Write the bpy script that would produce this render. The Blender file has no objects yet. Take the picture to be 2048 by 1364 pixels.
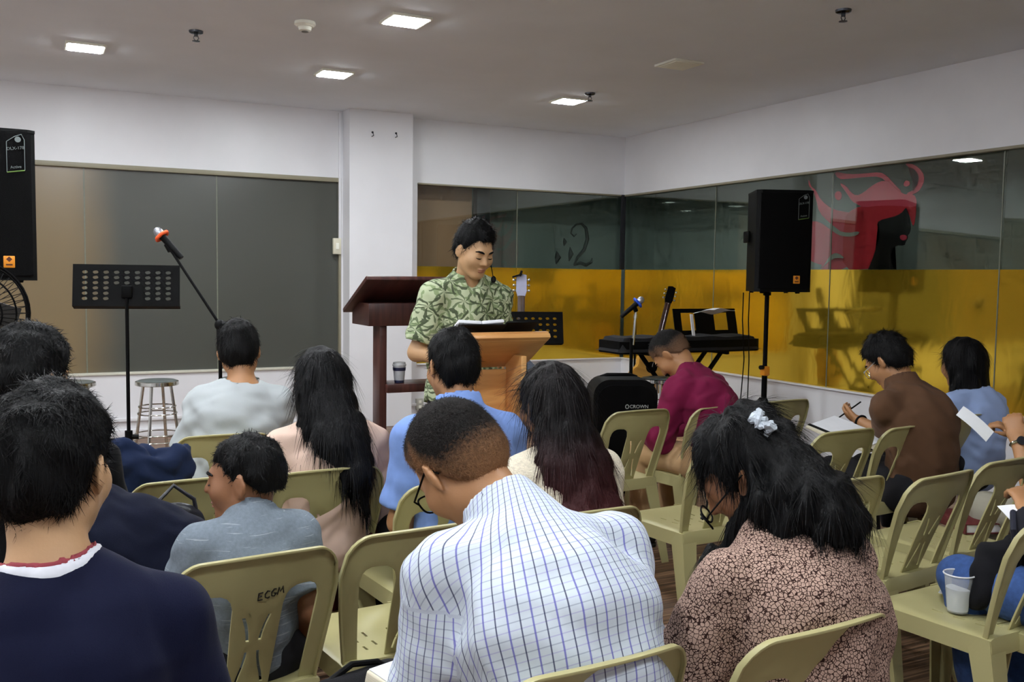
import bpy, bmesh, math, random
import numpy as np
from mathutils import Vector, Matrix

random.seed(7); RNG = np.random.default_rng(7)
SC = bpy.context.scene
COL = SC.collection

# ------------------------------------------------------------------ camera
CAM_POS = np.array([0.0, 0.0, 1.45])
FOC = 1893.0                       # focal length in pixels of the 2048 x 1364 frame
YAW, PITCH, ROLL = math.radians(26.79), math.radians(3.92), math.radians(0.75)
_F = np.array([math.sin(YAW)*math.cos(PITCH), math.cos(YAW)*math.cos(PITCH), -math.sin(PITCH)])
_R = np.array([math.cos(YAW), -math.sin(YAW), 0.0]); _U = np.cross(_R, _F)
CR = _R*math.cos(ROLL) + _U*math.sin(ROLL)
CU = _U*math.cos(ROLL) - _R*math.sin(ROLL)
CF = _F
cam_d = bpy.data.cameras.new('camera'); cam = bpy.data.objects.new('camera', cam_d); COL.objects.link(cam)
cam.matrix_world = Matrix(((CR[0], CU[0], -CF[0], CAM_POS[0]), (CR[1], CU[1], -CF[1], CAM_POS[1]),
                           (CR[2], CU[2], -CF[2], CAM_POS[2]), (0, 0, 0, 1)))
cam_d.sensor_width = 36.0; cam_d.lens = 36.0*FOC/2048.0; cam_d.clip_start = 0.05
SC.camera = cam

# ------------------------------------------------------------------ world, exposure
w = bpy.data.worlds.new('world'); SC.world = w; w.use_nodes = True
w.node_tree.nodes['Background'].inputs[0].default_value = (0.5, 0.55, 0.6, 1)
w.node_tree.nodes['Background'].inputs[1].default_value = 0.02
SC.view_settings.view_transform = 'Standard'; SC.view_settings.look = 'None'
SC.view_settings.gamma = 1.0; SC.view_settings.use_curve_mapping = False
SC.view_settings.exposure = 0.0
PANEL_STRENGTH = 185.0              # the LED panels of the ceiling light everything
try:
    SC.cycles.use_denoising = True
    SC.cycles.max_bounces = 6; SC.cycles.diffuse_bounces = 4; SC.cycles.glossy_bounces = 3
    SC.cycles.use_adaptive_sampling = True; SC.cycles.adaptive_threshold = 0.07; SC.cycles.adaptive_min_samples = 12
    SC.cycles.sample_clamp_indirect = 6.0
except Exception:
    pass

# ------------------------------------------------------------------ sight lines of the photograph -> places in the room
def ray(x, y):
    return CR*(x-1024)/FOC + CU*(682-y)/FOC + CF
def at_z(x, y, z):
    d = ray(x, y); return CAM_POS + d*((z-CAM_POS[2])/d[2])
def at_d(x, y, depth):
    return CAM_POS + ray(x, y)*depth
def at_Y(x, y, Y):
    d = ray(x, y); return CAM_POS + d*(Y/d[1])
def at_X(x, y, X):
    d = ray(x, y); return CAM_POS + d*(X/d[0])

# ------------------------------------------------------------------ materials
def lin(c):
    out = []
    for v in c[:3]:
        v = v/255.0
        out.append(v/12.92 if v <= 0.04045 else ((v+0.055)/1.055)**2.4)
    return (out[0], out[1], out[2], 1.0)
MATS = {}
def nodes_of(name):
    m = bpy.data.materials.new(name); m.use_nodes = True
    return m, m.node_tree, m.node_tree.nodes, m.node_tree.links
def mat(name, rgb=None, rough=0.6, metal=0.0, var=0.12, scale=25.0, bump=0.0, bscale=None, spec=0.5, stretch=(1, 1, 1), sheen=0.0, rgb2=None, detail=4.0):
    """procedural principled material: a colour broken up by noise, with optional fine relief"""
    if name in MATS: return MATS[name]
    m, nt, n, l = nodes_of(name); MATS[name] = m
    b = n['Principled BSDF']
    b.inputs['Roughness'].default_value = rough; b.inputs['Metallic'].default_value = metal
    b.inputs['Specular IOR Level'].default_value = spec
    if sheen: b.inputs['Sheen Weight'].default_value = sheen
    tc = n.new('ShaderNodeTexCoord'); mp = n.new('ShaderNodeMapping'); mp.inputs['Scale'].default_value = stretch
    l.new(tc.outputs['Object'], mp.inputs[0])
    nz = n.new('ShaderNodeTexNoise'); nz.inputs['Scale'].default_value = scale; nz.inputs['Detail'].default_value = detail
    l.new(mp.outputs[0], nz.inputs['Vector'])
    mx = n.new('ShaderNodeMix'); mx.data_type = 'RGBA'
    c = lin(rgb); c2 = lin(rgb2) if rgb2 else tuple(v*(1-var) for v in c[:3]) + (1,)
    c1 = c if rgb2 else tuple(min(1, v*(1+var)) for v in c[:3]) + (1,)
    mx.inputs[6].default_value = c1; mx.inputs[7].default_value = c2
    rp = n.new('ShaderNodeMapRange'); rp.inputs[1].default_value = 0.3; rp.inputs[2].default_value = 0.7
    l.new(nz.outputs[0], rp.inputs[0]); l.new(rp.outputs[0], mx.inputs[0]); l.new(mx.outputs[2], b.inputs['Base Color'])
    if bump:
        nb = n.new('ShaderNodeTexNoise'); nb.inputs['Scale'].default_value = bscale or scale*3; nb.inputs['Detail'].default_value = 3
        l.new(mp.outputs[0], nb.inputs['Vector'])
        bp = n.new('ShaderNodeBump'); bp.inputs['Strength'].default_value = bump; bp.inputs['Distance'].default_value = 0.01
        l.new(nb.outputs[0], bp.inputs['Height']); l.new(bp.outputs[0], b.inputs['Normal'])
    return m
def mixrgb(n, l, a, b, fac):
    mx = n.new('ShaderNodeMix'); mx.data_type = 'RGBA'
    for s, v in ((6, a), (7, b)):
        if isinstance(v, (tuple, list)): mx.inputs[s].default_value = v
        else: l.new(v, mx.inputs[s])
    if isinstance(fac, (int, float)): mx.inputs[0].default_value = fac
    else: l.new(fac, mx.inputs[0])
    return mx.outputs[2]
def math_n(n, l, op, a, b=None, c=None):
    q = n.new('ShaderNodeMath'); q.operation = op
    for i, v in enumerate((a, b, c)):
        if v is None: continue
        if isinstance(v, (int, float)): q.inputs[i].default_value = v
        else: l.new(v, q.inputs[i])
    return q.outputs[0]

# ------------------------------------------------------------------ objects, things, tags
def raw_obj(name, me, material=None, parent=None):
    o = bpy.data.objects.new(name, me); COL.objects.link(o)
    if material is not None: me.materials.append(material)
    if parent is not None: o.parent = parent
    return o
def tag(o, label=None, cat=None, group=None, kind=None):
    if label: o['label'] = label
    if cat: o['category'] = cat
    if group: o['group'] = group
    if kind: o['kind'] = kind
    return o
def thing(name, label, cat, loc=(0, 0, 0), rz=0.0, group=None):
    o = bpy.data.objects.new(name, None); COL.objects.link(o); o.empty_display_size = 0.1
    o.location = [float(v) for v in loc]; o.rotation_euler = (0, 0, rz)
    return tag(o, label, cat, group)
def copy_tree(o, parent=None):
    c = o.copy(); COL.objects.link(c); c.parent = parent
    for ch in list(o.children): copy_tree(ch, c)
    return c

class MB:
    """collects shapes, then builds ONE mesh object"""
    def __init__(s): s.v = []; s.f = []
    def add(s, verts, faces):
        o = len(s.v); s.v += [tuple(float(q) for q in p) for p in verts]; s.f += [tuple(i+o for i in f) for f in faces]; return s
    def bm(s, bm):
        bm.verts.index_update(); s.add([v.co[:] for v in bm.verts], [[v.index for v in f.verts] for f in bm.faces]); bm.free(); return s
    def box(s, c, d, rot=None, bev=0.0, seg=2):
        bm = bmesh.new(); bmesh.ops.create_cube(bm, size=1.0)
        bmesh.ops.scale(bm, vec=Vector(d), verts=bm.verts)
        if bev: bmesh.ops.bevel(bm, geom=bm.edges[:], offset=bev, segments=seg, affect='EDGES', profile=0.5)
        mtx = Matrix.Translation(Vector([float(q) for q in c]))
        if rot is not None: mtx = mtx @ rot.to_4x4()
        bmesh.ops.transform(bm, matrix=mtx, verts=bm.verts); return s.bm(bm)
    def tube(s, pts, r, n=8, closed=False, caps=True):
        pts = [Vector([float(q) for q in p]) for p in pts]; m = len(pts)
        rs = r if isinstance(r, (list, tuple)) else [r]*m
        rings = []; prev = None
        for i, p in enumerate(pts):
            if closed: t = pts[(i+1) % m]-pts[i-1]
            else: t = pts[min(i+1, m-1)]-pts[max(i-1, 0)]
            t = t.normalized() if t.length > 1e-9 else Vector((0, 0, 1))
            if prev is None:
                a = Vector((0, 0, 1)) if abs(t.z) < 0.9 else Vector((1, 0, 0))
                u = t.cross(a).normalized()
            else:
                u = prev - t*prev.dot(t); u = u.normalized() if u.length > 1e-6 else t.orthogonal().normalized()
            prev = u; v = t.cross(u)
            rings.append([p + (u*math.cos(2*math.pi*k/n)+v*math.sin(2*math.pi*k/n))*rs[i] for k in range(n)])
        vs = [q for rg in rings for q in rg]; fs = []
        for i in range(m if closed else m-1):
            j = (i+1) % m
            for k in range(n): fs.append((i*n+k, i*n+(k+1) % n, j*n+(k+1) % n, j*n+k))
        if not closed and caps:
            fs.append(tuple(range(n-1, -1, -1))); fs.append(tuple((m-1)*n+k for k in range(n)))
        return s.add(vs, fs)
    def cyl(s, p1, p2, r1, r2=None, n=16): return s.tube([p1, p2], [r1, r1 if r2 is None else r2], n)
    def lathe(s, prof, n=24, c=(0, 0, 0), rot=None):
        vs = []; fs = []; m = len(prof)
        for (r, z) in prof:
            for k in range(n):
                a = 2*math.pi*k/n; p = Vector((r*math.cos(a), r*math.sin(a), z))
                if rot is not None: p = rot @ p
                vs.append(p + Vector([float(q) for q in c]))
        for i in range(m-1):
            for k in range(n): fs.append((i*n+k, i*n+(k+1) % n, (i+1)*n+(k+1) % n, (i+1)*n+k))
        if prof[0][0] > 1e-5: fs.append(tuple(range(n-1, -1, -1)))
        if prof[-1][0] > 1e-5: fs.append(tuple((m-1)*n+k for k in range(n)))
        return s.add(vs, fs)
    def prism(s, poly, th, mtx=None):
        """poly in local XY, thickness along local Z, placed by a 4x4"""
        n = len(poly); mtx = mtx or Matrix()
        vs = [mtx @ Vector((p[0], p[1], -th/2)) for p in poly] + [mtx @ Vector((p[0], p[1], th/2)) for p in poly]
        fs = [tuple(range(n-1, -1, -1)), tuple(range(n, 2*n))] + [(i, (i+1) % n, n+(i+1) % n, n+i) for i in range(n)]
        return s.add(vs, fs)
    def ball(s, c, r, n=16, m=10, rot=None):
        r = (r, r, r) if isinstance(r, (int, float)) else r
        vs = []; fs = []; c = Vector([float(q) for q in c])
        for i in range(m+1):
            t = math.pi*i/m
            for k in range(n):
                a = 2*math.pi*k/n; p = Vector((r[0]*math.sin(t)*math.cos(a), r[1]*math.sin(t)*math.sin(a), -r[2]*math.cos(t)))
                vs.append((rot @ p if rot is not None else p)+c)
        for i in range(m):
            for k in range(n): fs.append((i*n+k, i*n+(k+1) % n, (i+1)*n+(k+1) % n, (i+1)*n+k))
        return s.add(vs, fs)
    def mesh(s, name, angle=35):
        me = bpy.data.meshes.new(name); me.from_pydata(s.v, [], s.f); me.validate(); me.update()
        bm = bmesh.new(); bm.from_mesh(me); bmesh.ops.remove_doubles(bm, verts=bm.verts, dist=1e-6)
        bmesh.ops.recalc_face_normals(bm, faces=bm.faces); bm.to_mesh(me); bm.free()
        me.polygons.foreach_set('use_smooth', [True]*len(me.polygons)); me.set_sharp_from_angle(angle=math.radians(angle))
        return me
    def build(s, name, material, parent=None, angle=35):
        return raw_obj(name, s.mesh(name, angle), material, parent)
def RX(a): return Matrix.Rotation(math.radians(a), 3, 'X')
def RY(a): return Matrix.Rotation(math.radians(a), 3, 'Y')
def RZ(a): return Matrix.Rotation(math.radians(a), 3, 'Z')
def struct(name, mb, m, parent=None):
    o = mb.build(name, m, parent)
    if parent is None: o['kind'] = 'structure'
    return o
# ================================================================== THE ROOM
YB, XR, XL, YF, ZC = 8.77, 5.78, -2.7, -2.4, 2.97      # back wall, right wall, left wall, wall behind the camera, ceiling
ZM, ZG, ZS = 2.35, 1.537, 0.56                          # window head, top of the gold film, sill
WHITE = mat('white_paint', (236, 236, 239), rough=0.38, var=0.03, scale=2.2, bump=0.02, bscale=60)
CEILP = mat('ceiling_paint', (238, 242, 248), rough=0.85, var=0.03, scale=1.5, bump=0.02, bscale=80)
BROWNW = mat('tan_wall', (205, 164, 130), rough=0.8, var=0.05, scale=2)
def floor_material():
    m, nt, n, l = nodes_of('striped_floor'); b = n['Principled BSDF']; b.inputs['Roughness'].default_value = 0.45
    tc = n.new('ShaderNodeTexCoord')
    def streak(sx, sy, det, off=0):
        mp = n.new('ShaderNodeMapping'); mp.inputs['Scale'].default_value = (sx, sy, 1); mp.inputs['Location'].default_value = (off, off, 0)
        l.new(tc.outputs['Object'], mp.inputs[0]); z = n.new('ShaderNodeTexNoise'); z.inputs['Scale'].default_value = 1; z.inputs['Detail'].default_value = det
        l.new(mp.outputs[0], z.inputs['Vector']); return z.outputs[0]
    a = streak(1.6, 55, 2); c = streak(3.2, 150, 3, 7.3); d = streak(1.1, 20, 1, 3.1)
    s = math_n(n, l, 'ADD', math_n(n, l, 'MULTIPLY', a, 0.45), math_n(n, l, 'ADD', math_n(n, l, 'MULTIPLY', c, 0.35), math_n(n, l, 'MULTIPLY', d, 0.2)))
    r = n.new('ShaderNodeValToRGB'); l.new(s, r.inputs[0]); e = r.color_ramp.elements
    e[0].position = 0.36; e[0].color = lin((44, 32, 25)); e[1].position = 0.66; e[1].color = lin((196, 170, 140))
    for p, cc in ((0.45, (92, 68, 52)), (0.52, (118, 88, 66)), (0.58, (158, 126, 98))):
        q = e.new(p); q.color = lin(cc)
    l.new(r.outputs[0], b.inputs['Base Color']); return m
struct('floor', MB().box(((XL+XR)/2, (YB+YF)/2, -0.05), (XR-XL+0.8, YB-YF+1.2, 0.1)), floor_material())
struct('ceiling', MB().box(((XL+XR)/2, (YB+YF)/2, ZC+0.05), (XR-XL+0.8, YB-YF+1.2, 0.1)), CEILP)
struct('wall_left', MB().box((XL-0.1, (YB+YF)/2, ZC/2), (0.2, YB-YF+0.2, ZC)), WHITE)
struct('wall_front', MB().box(((XL+XR)/2, YF-0.1, ZC/2), (XR-XL, 0.2, ZC)), WHITE)
# back wall: sill wall, head wall and the piers beside the two windows
WT = 0.12
bw = MB()
def bwbox(x0, x1, z0, z1, y0=YB, y1=YB+WT): bw.box(((x0+x1)/2, (y0+y1)/2, (z0+z1)/2), (x1-x0, y1-y0, z1-z0))
bwbox(XL, XR+0.12, 0, ZS); bwbox(XL, XR+0.12, ZM, ZC); bwbox(2.60, 3.37, ZS, ZM); bwbox(XL, -1.77, ZS, ZM)
struct('wall_back', bw, WHITE)
PILLAR = struct('wall_pillar', MB().box(((2.62+3.24)/2, YB-0.105, ZC/2), (0.62, 0.21, ZC)), WHITE)
rw = MB()
rw.box((XR+WT/2, (YB+YF)/2, ZS/2), (WT, YB-YF, ZS)).box((XR+WT/2, (YB+YF)/2, (ZM+ZC)/2), (WT, YB-YF, ZC-ZM)).box((XR+WT/2, (YF+1.2)/2, (ZS+ZM)/2), (WT, 1.2-YF, ZM-ZS))
struct('wall_right', rw, WHITE)
# low raceway moulding and the outlets on it
struct('baseboard_back', MB().box(((XL+XR)/2, YB-0.012, 0.165), (XR-XL-0.04, 0.024, 0.03), bev=0.004).box(((XL+XR)/2, YB-0.008, 0.04), (XR-XL-0.04, 0.016, 0.08), bev=0.004), WHITE)
struct('baseboard_right', MB().box((XR-0.008, (YB+YF)/2, 0.04), (0.016, YB-YF-0.04, 0.08), bev=0.004), WHITE)

# ---------------- behind the glazing: the dim corridor of the building
struct('wall_corridor', MB().box((5.3, YB+0.75, 1.5), (4.4, 0.06, 3.0)), mat('corridor_grey', (158, 174, 170), rough=0.8, var=0.1, scale=1.5))
struct('wall_corridor_tan', MB().box((3.62, YB+0.32, 1.5), (0.94, 0.05, 3.0), bev=0.003), BROWNW)
struct('trim_1', MB().box((4.165, YB+0.22, 1.5), (0.15, 0.10, 3.0), bev=0.004), mat('dark_post', (34, 34, 40), rough=0.5))
struct('wall_corridor_side', MB().box((XR+0.95, 4.9, 1.5), (0.06, 9.2, 3.0)), mat('corridor_grey_side', (164, 180, 174), rough=0.8, var=0.1, scale=1.0))

# ---------------- glazing
def glass_material(name, tint, refl, rough):
    m, nt, n, l = nodes_of(name); n.remove(n['Principled BSDF']); out = n['Material Output']
    tr = n.new('ShaderNodeBsdfTransparent'); gl = n.new('ShaderNodeBsdfGlossy'); gl.inputs['Roughness'].default_value = rough
    gl.inputs['Color'].default_value = lin((200, 206, 200))
    tc = n.new('ShaderNodeTexCoord'); nz = n.new('ShaderNodeTexNoise'); nz.inputs['Scale'].default_value = 1.5; l.new(tc.outputs['Object'], nz.inputs['Vector'])
    l.new(mixrgb(n, l, lin(tint), tuple(v*0.9 for v in lin(tint)[:3])+(1,), nz.outputs[0]), tr.inputs[0])
    ms = n.new('ShaderNodeMixShader'); ms.inputs[0].default_value = refl
    l.new(tr.outputs[0], ms.inputs[1]); l.new(gl.outputs[0], ms.inputs[2]); l.new(ms.outputs[0], out.inputs[0]); return m
GLASS = glass_material('tinted_glass', (248, 251, 248), 0.14, 0.012)
def gold_material():
    m, nt, n, l = nodes_of('gold_film'); b = n['Principled BSDF']; b.inputs['Metallic'].default_value = 0.78; b.inputs['Roughness'].default_value = 0.09
    tc = n.new('ShaderNodeTexCoord'); mp = n.new('ShaderNodeMapping'); mp.inputs['Scale'].default_value = (2.2, 2.2, 0.9); l.new(tc.outputs['Object'], mp.inputs[0])
    nz = n.new('ShaderNodeTexNoise'); nz.inputs['Scale'].default_value = 1.2; nz.inputs['Detail'].default_value = 2; l.new(mp.outputs[0], nz.inputs['Vector'])
    l.new(mixrgb(n, l, lin((228, 194, 66)), lin((214, 174, 48)), nz.outputs[0]), b.inputs['Base Color'])
    nb = n.new('ShaderNodeTexNoise'); nb.inputs['Scale'].default_value = 3.0; nb.inputs['Detail'].default_value = 1.5; nb.inputs['Distortion'].default_value = 0.8
    l.new(mp.outputs[0], nb.inputs['Vector'])
    bp = n.new('ShaderNodeBump'); bp.inputs['Strength'].default_value = 0.02; bp.inputs['Distance'].default_value = 0.05
    l.new(nb.outputs[0], bp.inputs['Height']); l.new(bp.outputs[0], b.inputs['Normal']); return m
GOLD = gold_material()
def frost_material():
    # matte film; blurred brown wall seen through it is painted into the colour
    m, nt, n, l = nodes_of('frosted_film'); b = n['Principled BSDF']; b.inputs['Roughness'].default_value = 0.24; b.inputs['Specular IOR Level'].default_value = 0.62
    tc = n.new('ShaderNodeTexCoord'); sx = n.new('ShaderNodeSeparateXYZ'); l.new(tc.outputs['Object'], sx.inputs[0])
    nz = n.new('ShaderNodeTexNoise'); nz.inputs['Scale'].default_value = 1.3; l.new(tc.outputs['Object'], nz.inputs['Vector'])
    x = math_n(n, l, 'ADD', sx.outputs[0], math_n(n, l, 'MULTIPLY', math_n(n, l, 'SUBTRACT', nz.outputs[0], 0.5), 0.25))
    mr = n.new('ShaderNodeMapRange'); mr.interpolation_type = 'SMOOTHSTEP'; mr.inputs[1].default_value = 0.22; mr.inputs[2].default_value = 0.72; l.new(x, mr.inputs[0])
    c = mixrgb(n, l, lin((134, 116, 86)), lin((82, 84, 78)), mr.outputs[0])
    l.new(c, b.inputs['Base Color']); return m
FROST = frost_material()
ALU = mat('olive_window_trim', (150, 144, 122), rough=0.45, var=0.05, scale=6)
GROOVE = mat('pane_joint', (120, 124, 108), rough=0.4, var=0.1)
def window_root(name):
    o = bpy.data.objects.new(name, None); COL.objects.link(o); o['kind'] = 'structure'; return o
def pane_y(parent, x0, x1, z0, z1, y, m, nm='pane', th=0.008):
    return MB().box(((x0+x1)/2, y, (z0+z1)/2), (x1-x0-0.004, th, z1-z0)).build(nm, m, parent)
def pane_x(parent, y0, y1, z0, z1, x, m, nm='pane', th=0.008):
    return MB().box((x, (y0+y1)/2, (z0+z1)/2), (th, y1-y0-0.004, z1-z0)).build(nm, m, parent)
w1 = window_root('window_1')
js = [-1.77, -0.69, 0.39, 1.47, 2.60]
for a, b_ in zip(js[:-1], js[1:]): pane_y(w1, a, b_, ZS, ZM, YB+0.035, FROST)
for q in js[1:-1]: MB().box((q, YB+0.032, (ZS+ZM)/2), (0.010, 0.010, ZM-ZS)).build('pane_joint', GROOVE, w1)
fr = MB().box((0.415, YB+0.012, ZM-0.02), (4.37, 0.05, 0.04), bev=0.004); fr.build('head_trim', ALU, w1)
MB().box((0.415, YB+0.012, ZS+0.008), (4.37, 0.06, 0.022), bev=0.004).build('sill_trim', mat('pale_sill', (214, 212, 196), rough=0.4, var=0.03), w1)
MB().box((2.59, YB+0.012, (ZS+ZM)/2), (0.02, 0.05, ZM-ZS), bev=0.003).build('side_trim', ALU, w1)
w2 = window_root('window_2')
for a, b_ in ((3.37, 4.48), (4.48, XR)):
    pane_y(w2, a, b_, ZG, ZM, YB+0.03, GLASS); pane_y(w2, a, b_, ZS, ZG, YB+0.028, GOLD, 'gold_film_sheet')
MB().box((4.48, YB+0.024, (ZG+ZM)/2), (0.008, 0.006, ZM-ZG)).build('pane_joint', GROOVE, w2)
MB().box((4.575, YB+0.01, ZM-0.008), (2.41, 0.05, 0.016), bev=0.003).build('head_trim', ALU, w2)
MB().box((4.575, YB+0.005, ZS+0.006), (2.41, 0.06, 0.014), bev=0.003).build('sill_trim', WHITE, w2)
MB().box((XR-0.02, YB-0.015, (ZG+ZM)/2), (0.05, 0.03, ZM-ZG), bev=0.003).build('corner_mullion', mat('dark_post', (34, 34, 40)), w2)
w3 = window_root('window_3'); PANE_TILT, PANE_YAW = 1.0, 1.75
js3 = [YB, 7.23, 5.75, 4.23, 2.72, 1.2]
for b_, a in zip(js3[:-1], js3[1:]):
    po = pane_x(w3, a, b_, ZG, ZM, XR+0.03, GLASS)
    if b_ == 5.75:                 # this sheet sits slightly out of true in its channel
        c_ = Vector((XR+0.03, (a+b_)/2, (ZG+ZM)/2)); po.data.transform(Matrix.Translation(-c_)); po.location = c_; po.rotation_euler = (0, math.radians(PANE_TILT), math.radians(PANE_YAW))
    pane_x(w3, a, b_, ZS, ZG, XR+0.028, GOLD, 'gold_film_sheet')
for q in js3[1:-1]: MB().box((XR+0.024, q, (ZS+ZM)/2), (0.006, 0.008, ZM-ZS)).build('pane_joint', GROOVE, w3)
MB().box((XR+0.01, (YB+1.2)/2, ZM-0.01), (0.05, YB-1.2, 0.02), bev=0.003).build('head_trim', ALU, w3)
MB().box((XR+0.005, (YB+1.2)/2, ZS+0.006), (0.06, YB-1.2, 0.014), bev=0.003).build('sill_trim', WHITE, w3)

# ---------------- window print on the corridor side of the glass: pink hair, black profile
PINK = mat('pink_print', (240, 78, 106), rough=0.6, var=0.05, scale=4)
PINK2 = mat('reflection_dark_pink_print', (224, 38, 58), rough=0.6, var=0.05, scale=4)  # pink print with the loudspeaker's dark reflection put into its colour
BLACKP = mat('black_print', (12, 12, 13), rough=0.6, var=0.1)
PALEP = mat('pale_print', (170, 176, 164), rough=0.6, var=0.04)
mural = thing('window_mural', 'pink and black print of a woman with flowing hair on the upper glass', 'mural', (XR+0.06, 5.5, ZG))
def decal(pix, m, nm, dx, smooth=1):
    P = [at_X(x, y, XR+0.06+dx) for x, y in pix]; P = [(p[1]-5.5, p[2]-ZG) for p in P]
    for _ in range(smooth):
        Q = []
        for i in range(len(P)):
            a, b_ = P[i], P[(i+1) % len(P)]
            Q += [(0.75*a[0]+0.25*b_[0], 0.75*a[1]+0.25*b_[1]), (0.25*a[0]+0.75*b_[0], 0.25*a[1]+0.75*b_[1])]
        P = Q
    P = [(p[0], max(p[1], 0.002)) for p in P]
    bm = bmesh.new(); vs = [bm.verts.new((dx, p[0], p[1])) for p in P]; f = bm.faces.new(vs); bmesh.ops.triangulate(bm, faces=[f])
    r = bmesh.ops.extrude_face_region(bm, geom=bm.faces[:]); bmesh.ops.translate(bm, vec=(0.003, 0, 0), verts=[v for v in r['geom'] if isinstance(v, bmesh.types.BMVert)])
    return MB().bm(bm).build(nm, m, mural)
def zp(pts): return [(1560+x/5.12, 300+y/5.12) for x, y in pts]       # crop coordinates of the print
decal(zp([(745, 600), (900, 560), (1150, 560), (1390, 540), (1395, 620), (1370, 790), (1345, 740), (1320, 640), (1200, 660), (1040, 760), (1000, 980), (900, 1290), (640, 1290), (650, 700)]), PINK2, 'reflection_darkened_hair', 0.010)
decal(zp([(600, 330), (680, 370), (720, 430), (780, 470), (850, 440), (960, 350), (1060, 310), (1120, 330), (1210, 420), (1290, 460), (1370, 450), (1400, 520), (1390, 590), (1200, 570), (1000, 570), (850, 590), (800, 560), (740, 530), (690, 450)]), PINK, 'hair_crown', 0.006)
decal(zp([(545, 215), (700, 250), (880, 240), (1020, 225), (1090, 260), (1170, 350), (1250, 430), (1210, 440), (1110, 340), (1020, 270), (880, 275), (700, 295), (600, 300)]), PINK, 'hair_ribbon', 0.014)
decal(zp([(1290, 130), (1380, 150), (1460, 220), (1480, 310), (1440, 400), (1380, 450), (1300, 460), (1300, 440), (1370, 410), (1420, 330), (1420, 250), (1370, 190), (1290, 160)]), PINK, 'hair_curl', 0.018)
decal(zp([(1265, 340), (1290, 310), (1325, 320), (1330, 355), (1300, 375), (1270, 370)]), PINK, 'curl_dot', 0.022)
decal(zp([(555, 460), (580, 420), (620, 425), (635, 470), (615, 515), (575, 510)]), PINK, 'curl_dot', 0.022)
decal(zp([(290, 290), (320, 380), (360, 400), (420, 520), (540, 610), (700, 640), (745, 640), (740, 670), (650, 700), (690, 900), (640, 850), (500, 740), (400, 640), (370, 500), (330, 400), (295, 370)]), PINK, 'hair_wave', 0.014)
decal(zp([(270, 730), (400, 730), (520, 820), (620, 880), (700, 890), (700, 1290), (400, 1290), (450, 1180), (360, 1160), (280, 1110), (230, 1000)]), PINK, 'hair_lower_wave', 0.026)
decal(zp([(505, 1090), (560, 1050), (620, 1070), (660, 1110), (600, 1105), (540, 1110), (430, 1200), (400, 1260), (470, 1150)]), PALEP, 'wave_highlight', 0.002, 1)
decal(zp([(500, 770), (600, 830), (700, 850), (820, 830), (790, 875), (690, 890), (590, 870), (500, 800)]), PALEP, 'wave_highlight', 0.002, 1)
decal(zp([(1290, 590), (1320, 680), (1340, 790), (1330, 850), (1300, 880), (1310, 900), (1285, 940), (1275, 980), (1190, 975), (1140, 1030), (1130, 1120), (1180, 1240), (1190, 1290), (880, 1290), (960, 1080), (1030, 860), (990, 780), (1010, 720), (1150, 690), (1240, 650), (1280, 600)]), BLACKP, 'face_profile', 0.001, 1)
decal(zp([(1225, 880), (1260, 865), (1300, 880), (1295, 915), (1260, 930), (1230, 910)]), PINK, 'lips_print', -0.002)
# swirl ornament on the corridor side of the far corner pane
swirl = thing('window_swirl', 'dark curling vine print on the far corner glass pane', 'decal', (4.95, YB+0.06, ZG))
def swirl_tube(pix, r, nm):
    P = [at_Y(x, y, YB+0.06) for x, y in pix]; MB().tube([(p[0]-4.95, 0, p[2]-ZG) for p in P], r, 6).build(nm, mat('swirl_print', (22, 28, 30), rough=0.6), swirl)
swirl_tube([(1153, 468), (1148, 473), (1142, 467), (1144, 457), (1152, 449), (1163, 447), (1172, 456), (1175, 478), (1168, 500), (1155, 515), (1148, 530)], [0.006, 0.008, 0.008, 0.009, 0.011, 0.013, 0.016, 0.02, 0.02, 0.016, 0.01], 'vine_stem')
swirl_tube([(1148, 530), (1160, 526), (1172, 530), (1183, 524), (1184, 516)], [0.012, 0.02, 0.022, 0.014, 0.006], 'vine_tendril')
swirl_tube([(1112, 528), (1116, 515), (1113, 502)], [0.006, 0.035, 0.004], 'vine_leaf')
swirl_tube([(1138, 522), (1142, 508), (1140, 494)], [0.006, 0.03, 0.004], 'vine_leaf')
swirl_tube([(1128, 492), (1130, 484), (1128, 476)], [0.004, 0.022, 0.004], 'vine_leaf')

# ---------------- ceiling lights, sprinklers, detector
def led_mat(k):                    # output set per panel to balance brightness across the room
    m, _nt, _n, _l = nodes_of('led_diffuser')
    _n.remove(_n['Principled BSDF']); _e = _n.new('ShaderNodeEmission'); _e.inputs[1].default_value = PANEL_STRENGTH*k
    _nz = _n.new('ShaderNodeTexNoise'); _nz.inputs['Scale'].default_value = 3.0
    _l.new(mixrgb(_n, _l, (0.93, 0.97, 1.0, 1), (0.90, 0.95, 1.0, 1), _nz.outputs[0]), _e.inputs[0]); _l.new(_e.outputs[0], _n['Material Output'].inputs[0]); return m
LED_FULL, LED_MID, LED_LOW = led_mat(1.0), led_mat(0.75), led_mat(0.85)
OFFW = mat('panel_white', (250, 250, 236), rough=0.5, var=0.02)
def led(x, y, on, label, grp='lit LED panels out of the photograph'):
    t = thing('ceiling_light', label, 'ceiling light', (x, y, ZC), 0, None)
    if grp: t['group'] = grp
    fr = MB()
    for sx, sy, dx, dy in ((0, 1, 0.25, 0.02), (0, -1, 0.25, 0.02), (1, 0, 0.02, 0.21), (-1, 0, 0.02, 0.21)):
        fr.box((sx*0.115, sy*0.115, -0.008), (dx, dy, 0.016), bev=0.003)
    fr.build('frame', OFFW, t)
    MB().box((0, 0, -0.010), (0.212, 0.212, 0.020), bev=0.003).build('diffuser', (on if on is not True else LED_FULL) if on else OFFW, t)
    return t
led(2.01, 5.44, True, 'lit square LED panel nearest the camera, at the top of the picture', 'square ceiling panels')
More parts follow.
